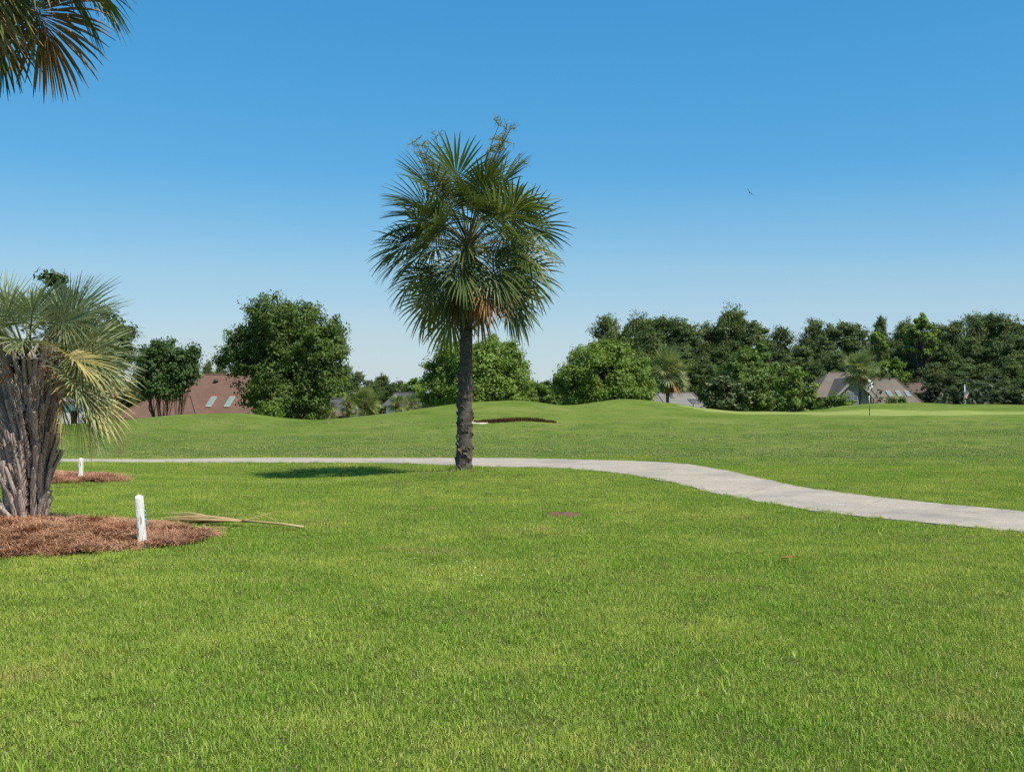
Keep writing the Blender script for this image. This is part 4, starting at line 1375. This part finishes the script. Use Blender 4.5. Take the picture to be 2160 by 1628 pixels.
# ------------------------------------------------------------------ pines
def pine_meshes(seed, h=14.0, R=3.2, low=0.45, dense=1.0):
    rng = np.random.default_rng(seed)
    tb = MB()
    main_ = limb(tb, rng, (0, 0, -0.3), (rng.normal(0, 0.4), rng.normal(0, 0.4), h * 0.96), 0.24, 0.05, 12, 0.012)
    lumps = []
    nb = int(26 * dense)
    for k in range(nb):
        u = low + (1 - low) * (k + rng.random()) / nb
        prof = math.sin(math.pi * min(1.0, 0.22 + 0.78 * ((u - low) / (1 - low)) ** 0.85)) ** 0.7
        a = k * 2.39996 + rng.normal(0, 0.4)
        r_ = R * prof * rng.uniform(0.45, 1.05)
        k0 = int(np.clip(u * 11, 0, 11))
        c = np.array([main_[k0][0] + math.cos(a) * r_, main_[k0][1] + math.sin(a) * r_, u * h + r_ * 0.12 + rng.normal(0, 0.2)])
        limb(tb, rng, main_[max(0, k0 - 1)], c, 0.07, 0.02, 5, 0.1)
        lumps.append((*c, rng.uniform(0.6, 1.15)))
        if r_ > R * 0.5:
            m_ = (c + main_[k0]) / 2 + rng.normal(0, 0.3, 3)
            lumps.append((*m_, rng.uniform(0.45, 0.75)))
    lumps.append((main_[-1][0], main_[-1][1], h * 0.97, 0.6))
    V, cen = leaf_cloud(rng, lumps, 0.18, 190, clump=0.40, spread=1.0, upb=0.35, elong=1.7, shell=0.2, flat=0.6, gap=0.65)
    lb = MB()
    add_leaves(lb, V)
    return tb.build('trunk', 'pine_bark', link=False, smooth=True).data, lb.build('crown', 'pine_leaf', link=False).data
PV = [pine_meshes(41, 14, 3.4, 0.45), pine_meshes(42, 14, 2.8, 0.38, 0.85), pine_meshes(43, 14, 3.8, 0.60), pine_meshes(44, 14, 2.6, 0.50, 0.6), pine_meshes(45, 14, 3.2, 0.26, 1.05), pine_meshes(46, 14, 3.0, 0.22, 1.05),
      pine_meshes(47, 14, 3.5, 0.66, 0.9), pine_meshes(48, 14, 3.0, 0.48, 0.8)]
def pine(px, top, wpx, d, var, label, group, rz):
    b = at(px, 850, d)
    z0 = float(G(b[0], b[1]))
    zt = at(px, top, d)[2]
    if group and group.startswith('distant'):
        pass
    elif group and var in (4, 5):
        label = label.replace('dark pine', 'lower dark pine leafy almost to the ground')
        group = group.replace('pines', 'lower leafy pines', 1)
    elif group:
        label = label.replace('dark pine', 'tall dark pine with a bare lower trunk')
    root = thing('pine_tree', (b[0], b[1], z0), label, 'pine tree', group, rz)
    root.rotation_euler = (0.03 * math.sin(px * 1.7), 0.04 * math.sin(px * 2.9), rz)
    hs = (zt - z0) / 14.3
    ws = wpx * d / F / (2 * (3.4, 2.8, 3.8, 2.6, 3.2, 3.0, 3.5, 3.0)[var]) * 0.98
    for nm, me in zip(('trunk', 'crown'), PV[var]):
        o = bpy.data.objects.new(nm, me)
        C.objects.link(o)
        o.parent = root
        o.scale = (ws, ws, hs)
    return root
GP1 = 'pines behind the grey-roofed house'
GP2 = 'pines behind the tan-roofed house'
GP3 = 'pines behind the national flag'
rng = np.random.default_rng(60)
for (a, b, w, d, v) in [(1345, 674, 120, 150, 2), (1405, 672, 130, 152, 6), (1455, 690, 90, 148, 1), (1375, 700, 120, 142, 4), (1440, 735, 100, 138, 5), (1320, 712, 80, 156, 1), (1500, 705, 90, 150, 0), (1480, 750, 90, 140, 4), (1520, 735, 80, 146, 5)]:
    pine(a, b, w, d, v, 'dark pine in the stand behind the grey-roofed house', GP1, rng.uniform(0, 6.28))
pine(1272, 676, 74, 158, 3, 'sparse open pine with bare gaps at the end of the stand', None, 1.0)
pine(1552, 656, 118, 150, 2, 'tallest broad-crowned pine rising above the magnolia', None, 2.0)
for (a, b, w, d, v) in [(1600, 686, 70, 156, 1), (1650, 698, 58, 158, 3), (1712, 684, 78, 152, 7), (1782, 682, 104, 150, 6), (1745, 718, 90, 146, 4), (1690, 735, 90, 144, 5), (1810, 728, 80, 146, 4), (1660, 745, 70, 140, 4), (1770, 750, 90, 140, 5), (1825, 755, 60, 142, 5), (1720, 765, 70, 136, 4), (1790, 770, 60, 136, 5)]:
    pine(a, b, w, d, v, 'dark pine in the stand behind the tan-roofed house', GP2, rng.uniform(0, 6.28))
for (a, b, w, d, v) in [(1857, 676, 62, 150, 0), (1905, 690, 70, 152, 7), (1920, 684, 80, 156, 2), (1972, 692, 78, 150, 7), (2015, 682, 84, 148, 1), (2062, 672, 76, 150, 3), (2105, 664, 90, 150, 6), (2145, 682, 90, 148, 2), (2200, 690, 100, 146, 0),
                        (1890, 735, 80, 142, 4), (1945, 725, 90, 140, 5), (1995, 730, 90, 138, 4), (2045, 718, 90, 138, 5), (2095, 722, 95, 136, 4), (2145, 715, 90, 134, 5), (2195, 730, 90, 132, 4), (2250, 720, 110, 136, 5),
                        (1975, 770, 80, 130, 5), (2030, 765, 85, 128, 4), (2080, 772, 85, 128, 5), (2130, 762, 90, 124, 4), (2180, 775, 90, 122, 5), (2020, 800, 70, 124, 4), (2075, 808, 70, 122, 5), (2120, 802, 70, 120, 4), (2160, 805, 70, 118, 5)]:
    pine(a, b, w, d, v, 'dark pine in the stand behind the national flag', GP3, rng.uniform(0, 6.28))
for (a, b, w, d, v) in [(728, 776, 50, 210, 0), (752, 786, 42, 205, 1), (806, 793, 44, 200, 2), (780, 806, 60, 190, 4), (830, 812, 50, 190, 5), (740, 812, 60, 180, 4), (845, 806, 30, 220, 1)]:
    pine(a, b, w, d, v, 'distant grey-green pine between the large dark tree and the slate roof', 'distant pines beyond the small palms', rng.uniform(0, 6.28))
for (a, b, w, d, v) in [(436, 767, 46, 190, 4), (462, 774, 44, 200, 5), (415, 778, 40, 200, 4), (500, 780, 50, 200, 5)]:
    pine(a, b, w, d, v, 'distant pine rising behind the brown roof', 'distant pines behind the brown roof', rng.uniform(0, 6.28))

# woodland floor and thicket: a far mass without single trees
rng = np.random.default_rng(70)
def thicket(name, label, x0, x1, d0, d1, topf, n, size, m, seed):
    rng = np.random.default_rng(seed)
    L = []
    for k in range(n):
        a = rng.uniform(x0, x1)
        d = rng.uniform(d0, d1)
        p = at(a, 850, d)
        z0 = float(G(p[0], p[1]))
        zt = at(a, topf(a), d)[2]
        L.append((p[0], d, rng.uniform(z0, zt), rng.uniform(1.1, 2.3)))
    V, cen = leaf_cloud(rng, L, size, 14, clump=0.4, shell=0.4)
    mb = MB()
    add_leaves(mb, V)
    return tag(mb.build(name, m), label, 'woodland', kind='stuff')
thicket('woodland', 'dark woodland thicket filling the gaps below the pines', 1290, 2330, 160, 176, lambda a: 735 if a > 1850 else 775, 520, 0.55, 'wood_leaf', 71)
thicket('woodland', 'far low woodland along the skyline behind the houses', -100, 1330, 215, 240, lambda a: 822, 420, 0.6, 'wood_leaf', 72)
thicket('woodland', 'shaded undergrowth at the foot of the pines', 1480, 2330, 118, 128, lambda a: 838, 150, 0.4, 'wood_leaf', 73)

# ------------------------------------------------------------------ far palms
def far_palm(label, px, base_py, top_py, d, crown_px, seed, group=None, nf=54, trunk=True, rise=0.4, dead=4, leaf='palm_leaf_grey'):
    b = at(px, base_py, d)
    z0 = float(G(b[0], b[1]))
    R_ = crown_px * d / F
    zt = at(px, top_py, d)[2]
    h = max(0.25, zt - z0 - R_ * 1.15)
    return sabal(label, (b[0], b[1], z0), h, 0.17, 0.13, nf, R_ * 0.46, R_ * 0.60, seed, group, nseg=24, skirt=dead, leaf=leaf, rise=rise, steps=4, el_hi=1.4, el_lo=-0.8)
far_palm('palm with orange dead lower fronds in front of the grey-roofed house', 1408, 850, 737, 96, 46, 51, dead=16)
far_palm('palm in front of the gable of the tan-roofed house', 1815, 850, 744, 104, 36, 52, dead=12)
far_palm('bushy low palm beside the slate roof edge', 772, 870, 822, 76, 30, 53, nf=40, dead=2, leaf='palm_leaf_pale')
far_palm('small palm with a bare trunk before the grey roof', 735, 878, 838, 74, 17, 54, nf=32, dead=2, leaf='palm_leaf_pale')
far_palm('low palm growing beside the large dark tree', 688, 884, 846, 72, 22, 55, nf=34, dead=2)
far_palm('low palm in front of the slate roof, the one nearer the light green tree', 866, 868, 836, 76, 20, 56, nf=34, dead=1, leaf='palm_leaf_pale')
far_palm('low palm in front of the slate roof, the one nearer the bushy low palm', 838, 872, 838, 75, 18, 57, nf=32, dead=1, leaf='palm_leaf_pale')
far_palm('low grey-green palm beside the white garden shed', 208, 905, 862, 63, 20, 58, nf=34, dead=2)

# ------------------------------------------------------------------ houses
def slab_poly(mb, pts, th=0.10, m=0):
    """a roof plane with thickness"""
    pts = np.asarray(pts, float)
    n = unit(np.cross(pts[1] - pts[0], pts[2] - pts[0]))
    if n[2] < 0:
        n = -n
        pts = pts[::-1]
    low = pts - n * th
    k = len(pts)
    b = mb.verts(pts)
    c = mb.verts(low)
    if k == 4:
        mb.quads([[b, b + 1, b + 2, b + 3], [c + 3, c + 2, c + 1, c]], m)
    else:
        mb.tris([[b, b + 1, b + 2], [c + 2, c + 1, c]], m)
    for i in range(k):
        j = (i + 1) % k
        mb.quads([[b + i, c + i, c + j, b + j]], m)

def hip_roof(root, x0, x1, y0, y1, ze, zr, rx0, rx1, m, ym=None):
    """hip roof over a rectangle; ridge from rx0 to rx1; returns the front-slope mapping (x, t) -> point"""
    ym = (y0 + y1) / 2 if ym is None else ym
    mb = MB()
    slab_poly(mb, [(x0, y0, ze), (x1, y0, ze), (rx1, ym, zr), (rx0, ym, zr)])
    slab_poly(mb, [(x1, y1, ze), (x0, y1, ze), (rx0, ym, zr), (rx1, ym, zr)])
    if rx0 > x0:
        slab_poly(mb, [(x0, y1, ze), (x0, y0, ze), (rx0, ym, zr)])
    if rx1 < x1:
        slab_poly(mb, [(x1, y0, ze), (x1, y1, ze), (rx1, ym, zr)])
    o = mb.build('roof', m, root)
    caps = [((rx0, ym, zr), (rx1, ym, zr)), ((x0, y0, ze), (rx0, ym, zr)), ((x1, y0, ze), (rx1, ym, zr))]
    for a, b in caps:
        mb = MB()
        a, b = np.array(a), np.array(b)
        mb.tube([a + [0, 0, 0.02], b + [0, 0, 0.02]], 0.07, 6)
        mb.build('ridge_cap', m, o)
    def S(x, t_):
        return np.array([x, y0 + (ym - y0) * t_, ze + (zr - ze) * t_])
    nrm = unit(np.cross([1, 0, 0], S(0, 1) - S(0, 0)))
    return o, S, nrm

def skylight(roof, S, nrm, x, t0, t1, w, skew=0.0, pane='skylight_pane'):
    mb = MB()
    a = [S(x - w / 2, t0), S(x + w / 2, t0), S(x + w / 2 + skew, t1), S(x - w / 2 + skew, t1)]
    up = nrm * 0.10
    lo, hi = np.array(a) - nrm * 0.05, np.array(a) + up
    b = mb.verts(lo)
    c = mb.verts(hi)
    cen = hi.mean(0)
    inn = cen + (hi - cen) * 0.80
    e = mb.verts(inn)
    for i in range(4):
        j = (i + 1) % 4
        mb.quads([[b + i, b + j, c + j, c + i], [c + i, c + j, e + j, e + i]])
    o = mb.build('skylight', 'trim', roof)
    mb = MB()
    mb.poly(cen + (hi - cen) * 0.80 - nrm * 0.012)
    mb.build('pane', pane, o)

def walls(root, x0, x1, y0, y1, z0, z1, m, name='wall'):
    mb = MB()
    mb.box((x0, y0, z0), (x1, y1, z1))
    return mb.build(name, m, root)

def window(root, x0, x1, z0, z1, y, pane='pane_dark', rail=True, fw=0.09):
    mb = MB()
    mb.box((x0, y - 0.06, z0), (x0 + fw, y + 0.02, z1))
    mb.box((x1 - fw, y - 0.06, z0), (x1, y + 0.02, z1))
    mb.box((x0 + fw, y - 0.058, z1 - fw), (x1 - fw, y + 0.02, z1))
    mb.box((x0 + fw, y - 0.058, z0), (x1 - fw, y + 0.02, z0 + fw))
    if rail:
        zm = (z0 + z1) / 2
        mb.box((x0 + fw, y - 0.050, zm - 0.035), (x1 - fw, y + 0.02, zm + 0.035))
    o = mb.build('window', 'trim', root)
    mb = MB()
    mb.box((x0 + fw, y - 0.03, z0 + fw), (x1 - fw, y + 0.018, z1 - fw))
    mb.build('pane', pane, o)

def X_(px, d):
    return (px - 1080) / F * d
def Z_(py, d):
    return at(1080, py, d)[2]

# house with the brown roof
d = 86.0
hx = X_(430, d)
z0 = float(G(hx, d + 4)) - 0.3
h1 = thing('house', (hx, d, z0), 'long low house with a brown shingle roof and two slanted skylights', 'house')
W0, W1 = X_(330, d) - hx, X_(700, d) - hx
ze, zr = Z_(878, d) - z0, Z_(790, d + 4.5) - z0
walls(h1, W0 + 0.5, W1 - 0.5, 0.5, 8.5, 0, ze, 'wall_tan')
rf, S, nr_ = hip_roof(h1, W0, W1, 0, 9, ze, zr, X_(431, d + 4.5) - hx, X_(600, d + 4.5) - hx, 'shingle_brown')
for a in (441, 480):
    skylight(rf, S, nr_, X_(a, d + 1.2) - hx, 0.20, 0.44, 0.44, 0.22)
mb = MB()
vp = S(X_(458, d + 4) - hx, 0.80)
mb.tube([vp - [0, 0, 0.1], vp + [0, 0, 0.12]], [0.10, 0.10], 8)
mb.tube([vp + [0, 0, 0.13], vp + [0, 0, 0.20], vp + [0, 0, 0.30]], [0.22, 0.20, 0.06], 10)
mb.build('roof_vent', 'frame_dark', rf)
wx0, wx1 = X_(262, d) - hx, X_(424, d - 2) - hx
walls(h1, wx0 + 0.4, wx1 - 0.4, -2.6, 0.6, 0, ze - 0.12, 'wall_tan')
hip_roof(h1, wx0, wx1, -3.0, 5.5, ze - 0.1, Z_(836, d + 1) - z0, X_(318, d) - hx, X_(393, d) - hx, 'shingle_brown')
for a in (283, 294, 308):
    window(h1, X_(a, d - 2.6) - hx - 0.18, X_(a, d - 2.6) - hx + 0.18, ze - 1.3, ze - 0.2, -2.6, fw=0.05)
for a in (645, 668):
    mb = MB()
    mb.box((X_(a, d) - hx - 0.5, 0.40, ze - 2.1), (X_(a, d) - hx + 0.5, 0.49, ze - 0.15))
    mb.build('window', 'trim', h1)

# white shed at the left
d = 60.0
hx = X_(120, d)
z0 = float(G(hx, d)) - 0.1
sh = thing('garden_shed', (hx, d, z0), 'small white garden shed with a dark open doorway', 'shed')
xa, xb = X_(60, d) - hx, X_(178, d) - hx
zt = Z_(846, d) - z0
dx0, dx1 = X_(148, d) - hx, X_(163, d) - hx
dzt = Z_(866, d) - z0
mb = MB()
mb.box((xa, 0, 0), (dx0, 0.12, zt)); mb.box((dx1, 0, 0), (xb, 0.12, zt)); mb.box((dx0, 0, dzt), (dx1, 0.12, zt))
mb.box((xa, 0.12, 0), (xa + 0.12, 2.2, zt)); mb.box((xb - 0.12, 0.12, 0), (xb, 2.2, zt)); mb.box((xa + 0.12, 2.1, 0), (xb - 0.12, 2.2, zt))
mb.build('wall', 'wall_white', sh)
mb = MB()
slab_poly(mb, [(xa - 0.2, -0.25, zt), (xb + 0.2, -0.25, zt), (xb + 0.2, 1.1, zt + 0.18), (xa - 0.2, 1.1, zt + 0.18)])
slab_poly(mb, [(xb + 0.2, 2.4, zt), (xa - 0.2, 2.4, zt), (xa - 0.2, 1.1, zt + 0.18), (xb + 0.2, 1.1, zt + 0.18)])
mb.build('roof', 'shingle_grey', sh)
mb = MB()
mb.box((dx0 + 0.02, 0.6, 0), (dx1 - 0.02, 0.64, dzt))
mb.build('doorway_shade', 'frame_dark', sh)  # dark panel added behind the opening as the shade inside the shed

# grey-roofed house in the middle
d = 104.0
hx = X_(1420, d)
z0 = float(G(hx, d + 4)) - 0.3
h2 = thing('house', (hx, d, z0), 'house with a grey shingle roof and three narrow skylights beside a palm', 'house')
ze, zr = Z_(868, d) - z0, Z_(829, d + 4) - z0
W0, W1 = X_(1372, d) - hx, X_(1503, d) - hx
walls(h2, W0 + 0.4, W1 - 0.4, 0.4, 7.6, 0, ze, 'wall_tan')
rf, S, nr_ = hip_roof(h2, W0, W1, 0, 8, ze, zr, X_(1392, d + 4) - hx, X_(1460, d + 4) - hx, 'shingle_grey')
for a in (1461, 1468, 1475):
    skylight(rf, S, nr_, X_(a, d + 2) - hx, 0.42, 0.66, 0.26, -0.30, 'frame_dark')
skylight(rf, S, nr_, X_(1420, d + 3) - hx, 0.72, 0.95, 0.34, -0.30, 'frame_dark')
mb = MB()
vp = S(X_(1462, d + 1) - hx, 0.25)
mb.tube([vp - [0, 0, 0.1], vp + [0, 0, 0.4]], 0.05, 7)
mb.build('vent_pipe', 'frame_dark', rf)
# left wing with its own gable
wx0, wx1 = X_(1338, d - 2) - hx, X_(1412, d - 2) - hx
walls(h2, wx0 + 0.4, wx1 - 0.4, -2.6, 0.4, 0, ze, 'wall_tan')
hip_roof(h2, wx0, wx1, -3, 6, ze - 0.06, Z_(818, d + 1.5) - z0, X_(1362, d) - hx, X_(1382, d) - hx, 'shingle_grey')

# tan-roofed house to the right
d = 116.0
hx = X_(1830, d)
z0 = float(G(hx, d + 4)) - 0.3
h3 = thing('house', (hx, d, z0), 'tan-roofed house with a grey gable, paired windows and three skylights', 'house')
ze = Z_(851, d) - z0
W0, W1 = X_(1800, d) - hx, X_(1948, d) - hx
walls(h3, W0 + 0.4, W1 - 0.4, 0.4, 9.6, 0, ze, 'wall_tan')
rf, S, nr_ = hip_roof(h3, W0, W1, 0, 10, ze, Z_(799, d + 5) - z0, X_(1835, d + 5) - hx, X_(1889, d + 5) - hx, 'shingle_tan')
for a in (1876, 1896, 1915):
    skylight(rf, S, nr_, X_(a, d + 1.8) - hx, 0.26, 0.48, 0.46, 0.0)
# higher left block
ze2 = Z_(838, d) - z0
L0, L1 = X_(1712, d) - hx, X_(1846, d) - hx
walls(h3, L0 + 0.5, L1 - 0.5, -0.2, 10, 0, ze2, 'siding_grey')
hip_roof(h3, L0, L1, -0.8, 10.6, ze2, Z_(786, d + 5) - z0, X_(1749, d + 5) - hx, X_(1806, d + 5) - hx, 'shingle_tan')
# front gable
gx0, gx1, gy_ = X_(1768, d - 3) - hx, X_(1831, d - 3) - hx, -3.2
gze = Z_(829, d - 3) - z0
gzr = Z_(798, d - 3) - z0
gm = (gx0 + gx1) / 2
mb = MB()
b = mb.verts([(gx0, gy_, 0), (gx1, gy_, 0), (gx1, gy_, gze), (gm, gy_, gzr), (gx0, gy_, gze), (gx0, 1, 0), (gx1, 1, 0), (gx1, 1, gze), (gm, 1, gzr), (gx0, 1, gze)])
mb.quads([[0, 1, 2, 4], [1, 6, 7, 2], [5, 0, 4, 9]])
mb.tris([[4, 2, 3]])
mb.build('gable_wall', 'siding_grey', h3)
mb = MB()
ov = 0.45
sl = (gzr - gze) / (gm - gx0)
slab_poly(mb, [(gx0 - ov, gy_ - 0.4, gze - ov * sl + 0.12), (gm, gy_ - 0.4, gzr + 0.12), (gm, 4, gzr + 0.12), (gx0 - ov, 4, gze - ov * sl + 0.12)])
slab_poly(mb, [(gm, gy_ - 0.4, gzr + 0.12), (gx1 + ov, gy_ - 0.4, gze - ov * sl + 0.12), (gx1 + ov, 4, gze - ov * sl + 0.12), (gm, 4, gzr + 0.12)])
gr_ = mb.build('roof', 'shingle_tan', h3)
for sg, xe in ((-1, gx0 - ov), (1, gx1 + ov)):
    mb = MB()
    ze_ = gze - ov * sl + 0.14
    b = mb.verts([(xe, gy_ - 0.44, ze_), (gm, gy_ - 0.44, gzr + 0.14), (gm, gy_ - 0.44, gzr - 0.16), (xe, gy_ - 0.44, ze_ - 0.30), (xe, gy_ - 0.40, ze_), (gm, gy_ - 0.40, gzr + 0.14), (gm, gy_ - 0.40, gzr - 0.16), (xe, gy_ - 0.40, ze_ - 0.30)])
    mb.quads([[0, 1, 2, 3], [7, 6, 5, 4], [0, 4, 5, 1], [3, 2, 6, 7]])
    mb.build('fascia', 'trim', gr_)
for a0, a1 in ((1784.5, 1796), (1798, 1809)):
    window(h3, X_(a0, d - 3.2) - hx, X_(a1, d - 3.2) - hx, Z_(846, d - 3.2) - z0, Z_(825, d - 3.2) - z0, gy_)

# low building further right
d = 124.0
hx = X_(1930, d)
z0 = float(G(hx, d + 4)) - 0.3
h4 = thing('house', (hx, d, z0), 'small brown-roofed building with a dark red end wall, shade painted in, beside the pines', 'house')
ze = Z_(828, d) - z0
W0, W1 = X_(1880, d) - hx, X_(1957, d) - hx
walls(h4, W0 + 0.4, W1 - 0.3, 0.4, 7.0, 0, ze, 'wall_tan')
mb = MB()
mb.box((W1 - 0.30, 0.35, 0), (W1 - 0.05, 7.05, ze))
mb.build('shaded_end', 'red_wall_shade', h4)  # end wall coloured dark red to stand for its shaded side
hip_roof(h4, W0, W1 + 0.2, 0, 7.4, ze, Z_(808, d + 3.7) - z0, X_(1895, d + 3.7) - hx, X_(1944, d + 3.7) - hx, 'shingle_red')
mb = MB()
mb.box((W1 - 2.6, 0.34, ze - 2.2), (W1 - 0.4, 0.395, ze - 1.15))
mb.build('garage_door', 'frame_dark', h4)

# slate roofs seen over the mound
for (a0, a1, r0, r1, eave, ridge, d, lab) in ((690, 752, 698, 724, 872, 841, 92, 'low house with a slate roof behind the small bare-trunked palm'),
                                              (806, 908, 838, 870, 856, 829, 96, 'house with a dark slate hip roof behind the low palms')):
    hx = X_((a0 + a1) / 2, d)
    z0 = float(G(hx, d + 3)) - 0.3
    o = thing('house', (hx, d, z0), lab, 'house')
    ze, zr = Z_(eave, d) - z0, Z_(ridge, d + 3) - z0
    W0, W1 = X_(a0, d) - hx, X_(a1, d) - hx
    walls(o, W0 + 0.3, W1 - 0.3, 0.4, 5.6, 0, ze, 'wall_white')
    hip_roof(o, W0, W1, 0, 6, ze, zr, X_(r0, d + 3) - hx, X_(r1, d + 3) - hx, 'shingle_slate')
    mb = MB()
    mb.box((W1 - 1.6, 0.34, ze - 1.6), (W1 - 0.8, 0.395, ze - 0.3))
    mb.build('window', 'pane_dark', o)

# ------------------------------------------------------------------ golf flagstick, national flag, bird
q = ground_at(1834, 876)
d = q[1]
fs = thing('golf_flag', q, 'black and white banded flagstick with a limp checkered flag on the green', 'golf flag')
hh = 76 * d / F
bands = [(0, 0.28, 'flag_black'), (0.28, 0.55, 'pole_white'), (0.55, 0.63, 'flag_black'), (0.63, 0.70, 'pole_white'), (0.70, 0.78, 'flag_black'), (0.78, 1.0, 'pole_white')]
for a, b, m in bands:
    mb = MB()
    mb.tube([(0.0 - 0.02 * a, 0, a * hh), (0.0 - 0.02 * b, 0, b * hh)], 0.020, 8)
    mb.build('pole_band', m, fs, smooth=True)
mb = MB()
nu, nv = 9, 7
for j in range(nv):
    for i in range(nu):
        u, v = i / (nu - 1), j / (nv - 1)
        mb.verts([(-0.02 + (u * 0.34) * (1 - 0.45 * v) * (1 if v < 2 else 1) + 0.05 * math.sin(v * 5 + u * 4) - 0.10 * v, -0.05 * math.sin(u * 7 + v * 3), hh * 0.995 - v * 0.40 - u * 0.22)])
for j in range(nv - 1):
    for i in range(nu - 1):
        mb.quads([[j * nu + i, j * nu + i + 1, (j + 1) * nu + i + 1, (j + 1) * nu + i]], (i // 2 + j // 2) % 2)
mb.build('checkered_flag', ['flag_white', 'flag_black'], fs, smooth=True)

d = 97.0
b_ = at(2035.5, 856, d)
z0 = float(G(b_[0], b_[1]))
us = thing('flagpole', (b_[0], b_[1], z0), 'white flagpole with a drooping red, white and blue striped flag', 'flag')
ht = at(2035, 812, d)[2] - z0
mb = MB()
mb.tube([(0.03, 0, -0.2), (-0.02, 0, ht * 0.97)], [0.05, 0.035], 10)
mb.build('pole', 'pole_white', us, smooth=True)
mb = MB()
for (r_, zz) in ((0.001, -0.05), (0.05, -0.03), (0.06, 0), (0.04, 0.04), (0.001, 0.055)):
    mb.verts([(-0.02 + r_ * math.cos(a), r_ * math.sin(a), ht * 0.99 + zz) for a in np.arange(8) * math.pi / 4])
for k in range(4):
    j = np.arange(8)
    mb.quads(np.stack([k * 8 + j, k * 8 + (j + 1) % 8, (k + 1) * 8 + (j + 1) % 8, (k + 1) * 8 + j], -1))
mb.build('finial', 'pole_grey', us, smooth=True)
# cloth: hoist edge along the pole, fly end fallen to the side
def flag_pt(u, v):
    # u along the fly, v down the hoist
    zt = ht * 0.84
    x = 0.02 + u * 0.17 + 0.15 * u * math.sin(v * 5.0 + 0.6) - 0.22 * u * u * (v > -1) * math.sin(u * 3)
    y = -0.12 - 0.16 * math.sin(u * 11 + 0.8) * (0.3 + 0.7 * u)
    z = zt - v * 0.62 - u * 0.55 - 0.08 * math.sin(u * 6)
    x += 0.16 * math.sin(u * 11) * (0.4 + 0.6 * v)
    return (x, y, z)
mb = MB()
nu, nv = 26, 13
for j in range(nv + 1):
    for i in range(nu + 1):
        mb.verts([flag_pt(i / nu, j / nv)])
for j in range(nv):
    for i in range(nu):
        k = j * (nu + 1) + i
        m = 2 if (i < 10 and j < 7) else (1 if j % 2 == 0 else 0)
        mb.quads([[k, k + 1, k + nu + 2, k + nu + 1]], m)
for r in range(5):
    for c in range(6):
        p = np.array(flag_pt((c + 0.6) / 6.4 * 10 / 26, (r + 0.6) / 5.2 * 7 / 13)) + [0, -0.012, 0]
        mb.poly([p + [0, 0, 0.016], p + [0.014, 0, 0], p + [0, 0, -0.016], p + [-0.014, 0, 0]], 0)
mb.build('striped_flag', ['flag_white', 'flag_red', 'flag_blue'], us, smooth=True)

p = at(1581.5, 407, 135)
bd = thing('bird', p, 'small black bird gliding in the open sky', 'bird')
bd.rotation_euler = (math.radians(25), math.radians(40), math.radians(20))
mb = MB()
mb.tube([(0, -0.26, 0), (0, -0.2, 0.01), (0, -0.1, 0.0), (0, 0.05, 0), (0, 0.17, 0.01), (0, 0.23, 0.02), (0, 0.29, 0.015)], [0.01, 0.03, 0.06, 0.075, 0.05, 0.042, 0.006], 10)
mb.build('body', 'bird_black', bd, smooth=True)
for sg in (-1, 1):
    mb = MB()
    top = [(0.04, 0.12, 0.02), (0.25, 0.17, 0.09), (0.50, 0.10, 0.12), (0.68, -0.04, 0.11)]
    bot = [(0.04, -0.10, 0.02), (0.25, -0.08, 0.08), (0.46, -0.10, 0.11), (0.60, -0.14, 0.10)]
    for z_ in (0.012, -0.012):
        mb.verts([(sg * a, b, c + z_) for a, b, c in top] + [(sg * a, b, c + z_) for a, b, c in bot])
    for i in range(3):
        mb.quads([[i, i + 1, i + 5, i + 4], [8 + i, 8 + i + 4, 8 + i + 5, 8 + i + 1]])
        mb.quads([[i, 8 + i, 8 + i + 1, i + 1], [i + 4, i + 5, 8 + i + 5, 8 + i + 4]])
    mb.quads([[3, 11, 15, 7]])
    mb.build('wing', 'bird_black', bd)
mb = MB()
mb.verts([(-0.03, -0.2, 0.01), (0.03, -0.2, 0.01), (0.09, -0.42, 0.01), (-0.09, -0.42, 0.01), (-0.03, -0.2, -0.008), (0.03, -0.2, -0.008), (0.09, -0.42, -0.008), (-0.09, -0.42, -0.008)])
mb.quads([[0, 1, 2, 3], [7, 6, 5, 4], [2, 6, 7, 3], [0, 3, 7, 4], [1, 5, 6, 2]])
mb.build('tail', 'bird_black', bd)
